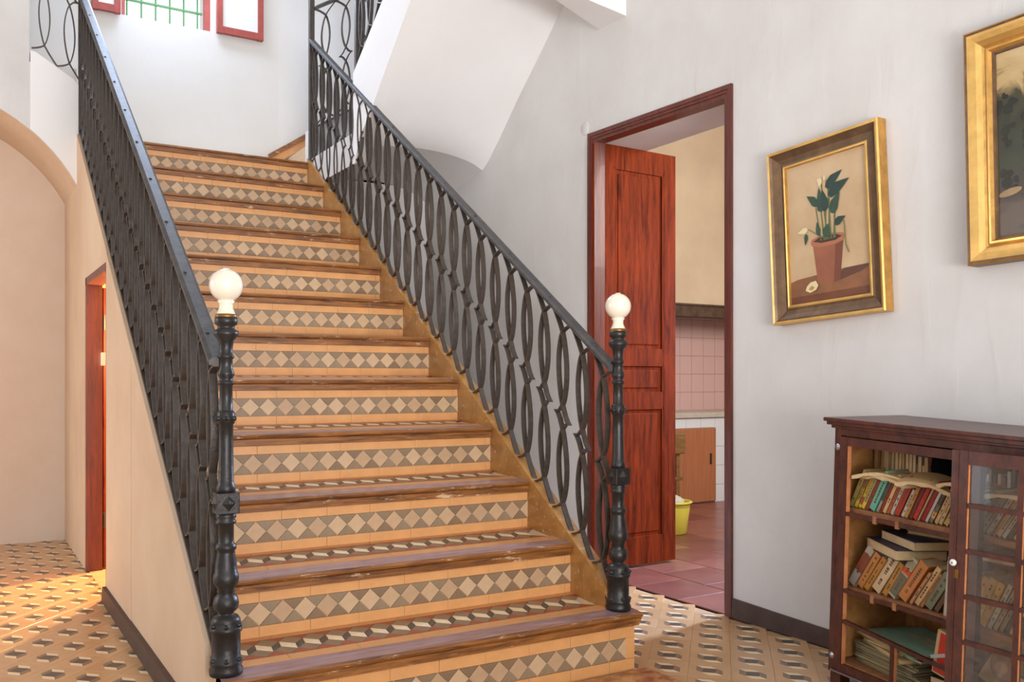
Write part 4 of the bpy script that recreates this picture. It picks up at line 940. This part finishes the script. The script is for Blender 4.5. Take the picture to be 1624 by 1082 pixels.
# paper-bound books lying flat on top of the leaning row
def flat(name, label, x, y, z, rz, w_, d, t, col, group, ry=0, rx=0, open_=False):
    M = Mcab @ Matrix.Translation((x, y, z)) @ Matrix.Rotation(rz, 4, 'Z') @ Matrix.Rotation(ry, 4, 'Y') @ Matrix.Rotation(rx, 4, 'X')
    b = MB(); c = cm(col); k = .0016
    if open_:       # book lying face down, opened in a shallow roof
        n = 8; top_ = []; 
        for i in range(n+1):
            u = i/n; xx = (u-.5)*w_; zz = t*(1-abs(2*u-1)**1.6)*.9
            top_.append((xx, zz))
        vs = [(x_, -d/2, z_) for x_, z_ in top_]+[(x_, d/2, z_) for x_, z_ in top_]+[(x_, -d/2, z_-.010-.003*sin(i*2)) for i, (x_, z_) in enumerate(top_)]+[(x_, d/2, z_-.010) for x_, z_ in top_]
        m_ = n+1; b.add(vs, [(i, i+1, i+1+m_, i+m_) for i in range(n)], c, True); b.add(vs, [(i, i+2*m_, i+1+2*m_, i+1) for i in range(n)]+[(0, m_, 3*m_, 2*m_), (n, 2*m_+n, 3*m_+n, m_+n)]+[(i+2*m_, i+3*m_, i+1+3*m_, i+1+2*m_) for i in range(n)]+[(i+m_, i+1+m_, i+1+3*m_, i+3*m_) for i in range(n)], M_PG)
        o = b.obj(name, None, M=M)
    else:
        b.box((-w_/2, -d/2, 0), (w_/2, d/2, k), c); b.box((-w_/2, -d/2, t-k), (w_/2, d/2, t), c); b.box((-w_/2, d/2-k, 0), (w_/2, d/2, t), c)
        o = b.obj(name, None, M=M)
        p = MB(); p.box((-w_/2+.003, -d/2+.003, k), (w_/2-.003, d/2-k, t-k), M_PG); p.obj('pages', o)
    return tag(o, label, 'book', group)
gl1 = 'paperbacks lying on top of the leaning row'
flat('book', 'tan paperback lying open over the first leaning books', .175, .085, S1+.108, rad(8), .17, .10, .016, (214, 172, 116), gl1, ry=rad(-3), open_=True)
flat('book', 'curled tan paperback lying over the turquoise book', .215, .085, S1+.104, rad(-10), .18, .11, .012, (206, 160, 104), gl1, ry=rad(1), open_=True)
flat('book', 'pale open paperback drooping over the red books', .325, .085, S1+.110, rad(20), .15, .12, .016, (222, 178, 120), gl1, ry=rad(5), rx=rad(8), open_=True)
flat('book', 'worn paperback lying beside the door post', .44, .10, S1+.115, rad(-5), .12, .12, .014, (200, 150, 100), gl1, open_=True)
flat('book', 'long open pale book lying behind the glass on the leaning row', .62, .10, S1+.108, rad(4), .24, .12, .014, (206, 170, 130), gl1, open_=True)
flat('book', 'pale sheet-like book propped at the right behind the glass', .80, .09, S1+.110, rad(12), .13, .12, .008, (206, 198, 180), gl1, ry=rad(-32))
# middle shelf
g2 = 'books leaning on the middle shelf'
sp2 = [(.022, .152, (176, 164, 150), 'pale grey spine with a rust brown pattern', ((.36, .84, (140, 70, 44)),)), (.020, .140, (196, 128, 66), 'plain orange brown spine'), (.015, .136, (184, 126, 52), 'mustard spine'),
       (.028, .146, (214, 186, 146), 'broad cream spine'), (.015, .130, (188, 130, 50), 'thin ochre spine'), (.022, .160, (186, 176, 144), 'grey foliage spine with a red square and round emblem', ((.60, .72, (216, 84, 46)), (.05, .56, (116, 108, 82)), (.76, .92, (170, 160, 130)))),
       (.026, .150, (202, 128, 68), 'wide orange spine'), (.008, .128, (196, 140, 96), 'thin terracotta spine'), (.014, .150, (218, 178, 124), 'pale tan spine'), (.008, .132, (176, 120, 66), 'thin brown spine'), (.022, .134, (122, 128, 100), 'grey green spine'), (.012, .118, (110, 76, 50), 'dark brown spine')]
xe2 = row(sp2, .056, S2, YF, rad(31), g2, 'on the middle shelf', 1.28, .93)
book('book', 'white book standing upright behind the glass, left of the yellow books', Matrix.Translation((xe2+.012, YF, S2)) @ Matrix.Rotation(rad(3), 4, 'Y'), .026, .165, .13, (206, 196, 176), 'books behind the glass on the middle shelf', text=False)
x = xe2+.045
sp2b = [(.021, .14, (224, 160, 44), 'yellow orange booklet, first of four'), (.021, .142, (226, 162, 46), 'yellow orange booklet, second of four'), (.022, .142, (228, 166, 48), 'yellow orange booklet, third of four'), (.021, .136, (222, 158, 44), 'yellow orange booklet, last of four'),
        (.014, .14, (206, 184, 148), 'cream spine right of the yellow booklets'), (.013, .14, (186, 150, 110), 'tan spine'), (.012, .13, (170, 140, 106), 'drab tan spine'), (.014, .128, (78, 68, 56), 'dark olive spine'), (.012, .132, (222, 200, 150), 'ivory spine between dark books'), (.017, .13, (62, 62, 70), 'slate blue spine'), (.022, .13, (66, 56, 50), 'wide black brown spine'), (.02, .13, (80, 60, 50), 'dark leather spine')]
row(sp2b, x, S2, YF, rad(24), 'books behind the glass on the middle shelf', 'behind the glazed door, middle shelf', 1.0, .98)
gl2 = 'hardbacks lying on the middle shelf books'
flat('book', 'lower of two navy hardbacks lying across the leaning books', .215, .125, S2+.126, rad(-24), .20, .15, .030, (58, 50, 66), gl2)
flat('book', 'upper of two navy hardbacks lying across the leaning books', .245, .14, S2+.157, rad(-20), .185, .13, .027, (54, 50, 72), gl2)
flat('book', 'thin tan book lying on top under the upper shelf', .275, .20, S2+.185, rad(12), .15, .11, .010, (176, 128, 74), gl2)
flat('book', 'brown book lying behind the glass on the white book', .57, .14, S2+.172, rad(6), .17, .12, .018, (160, 110, 74), gl2)
# bottom shelf: magazines and flat books
gm_ = 'magazines stacked in the bottom of the bookcase'
z = S0+.001
mc = [(120, 112, 84), (150, 138, 100), (96, 94, 76), (166, 150, 110), (110, 104, 80), (140, 130, 96), (90, 92, 78), (158, 146, 112), (120, 112, 86), (132, 124, 92)]
for i, c_ in enumerate(mc):
    tt_ = .0058; flat('magazine', 'thin drab magazine, %s from the bottom of the stack' % ORD[i], .215+random.uniform(-.006, .006), .165, z, rad(random.uniform(-10, -4)), .25, .20, tt_, c_, gm_); z += tt_+.0003
for nm, lab_, t_, c_, dx, rz_ in (('book', 'thin cream-edged book on the magazine pile', .012, (196, 168, 110), -.005, -20), ('book', 'grey blue book under the green one', .009, (110, 124, 112), .02, -6), ('book', 'orange-edged thin book under the green one', .007, (196, 140, 70), -.02, -14), ('book', 'pale green thin book under the large green one', .006, (140, 166, 130), -.015, -10)):
    flat(nm, lab_, .225+dx, .15, z, rad(rz_), .22, .18, t_, c_, 'flat books on the magazine pile'); z += t_+.0004
gb = flat('book', 'large mottled green book lying on top of the magazine pile', .255, .145, z, rad(-17), .24, .19, .005, (136, 168, 142), 'flat books on the magazine pile', rx=rad(3))
for i, (x0, w_, yy) in enumerate(((-.07, .05, .012), (-.01, .04, .010), (.036, .05, .008), (-.02, .06, .034), (.045, .028, .032))):
    b = MB(); b.box((x0, yy, .0049), (x0+w_, yy+.012, .0054), cm((186, 160, 120))); b.obj('cover_lettering', gb)
bx = empty('red_box', M=Mcab @ Matrix.Translation((.408, .052, S0+.062)) @ Matrix.Rotation(rad(-4), 4, 'Z') @ Matrix.Rotation(rad(8), 4, 'Y')); tag(bx, 'red and cream boxed game or book standing beside the magazine pile', 'box')
b = MB(); b.box((-.034, 0, 0), (.05, .03, .125), cm((206, 176, 130)), ch=.001); b.obj('box_body', bx)
b = MB(); b.box((-.022, -.001, .036), (.05, .0, .119), cm((206, 52, 34))); b.box((-.030, -.001, .006), (.05, .0, .030), cm((200, 60, 46))); b.obj('box_print', bx)
b = MB(); b.box((-.02, -.0016, .05), (.05, -.0008, .06), cm((196, 190, 180)), M=Matrix.Rotation(rad(-28), 4, 'Y')); b.obj('box_stripe', bx)
flat('book', 'red covered book at the very bottom beside the magazines', .43, .12, S0+.001, rad(5), .12, .15, .03, (196, 50, 40), 'bottom shelf books')
flat('book', 'black book between the two red ones', .43, .12, S0+.032, rad(2), .11, .15, .026, (36, 32, 34), 'bottom shelf books')
fm = empty('face_magazine', M=Mcab @ Matrix.Translation((.56, .07, S0+.075)) @ Matrix.Rotation(rad(20), 4, 'Y') @ Matrix.Rotation(rad(-18), 4, 'X')); tag(fm, 'brownish magazine with a round pale figure leaning behind the glass', 'magazine')
b = MB(); b.box((-.06, 0, 0), (.05, .008, .125), cm((186, 146, 88)), ch=.002); b.obj('magazine_body', fm)
def disc(rx_, rz_, cx, cz2, yy, col, nm):
    b = MB(); b.add([(cx+rx_*cos(t*pi/12), yy, cz2+rz_*sin(t*pi/12)) for t in range(24)][::-1], [list(range(24))], cm(col)); b.obj(nm, fm)
disc(.052, .05, -.005, .072, -.0006, (150, 116, 90), 'cover_print'); disc(.040, .038, -.012, .070, -.0009, (176, 134, 104), 'cover_print'); disc(.018, .014, -.02, .055, -.0012, (206, 160, 124), 'cover_print')
z = S0+.001
for i, (t_, c_, nm, lab_) in enumerate([(.02, (196, 70, 60), 'book', 'red edged volume at the bottom right of the bookcase'), (.03, (90, 84, 84), 'book', 'dark grey volume at the bottom right'), (.018, (176, 166, 140), 'book', 'pale volume in the right bottom stack'), (.022, (150, 146, 128), 'book', 'grey paper volume in the right bottom stack'),
        (.014, (196, 186, 160), 'book', 'cream volume in the right bottom stack'), (.016, (176, 70, 56), 'book', 'brick red volume on top of the right bottom stack'), (.012, (120, 112, 96), 'book', 'thin grey volume topping the right bottom stack')]):
    flat(nm, lab_, .80+random.uniform(-.01, .01), .16, z, rad(random.uniform(-3, 3)), .34, .20, t_, c_, 'volumes stacked at the bottom right'); z += t_+.0004

# ---------------------------------------------------------------- dark rounded case with a metal rod beside the bookcase foot
rc = tag(empty('rounded_case', (2.215, 1.62, 0)), 'dark grey rounded case lying on the floor before the foot of the bookcase', 'case')
b = MB(); b.box((-.07, -.30, .0), (.05, .17, .045), mat('dark_leatherette', sc(74, 70, 74), rough=.4, noise=.2, nscale=30), ch=.018); b.obj('case_body', rc)
b = MB(); b.lathe([(0, 0), (.0035, 0), (.0035, .42), (0, .42)], M_CHROME, 10, M=Matrix.Translation((.05, F0-.016, cz_(.060))) @ Matrix.Rotation(pi/2, 4, 'Y')); o = b.obj('metal_rod', cab); o['label'] = 'thin bright metal rod along the foot of the bookcase'
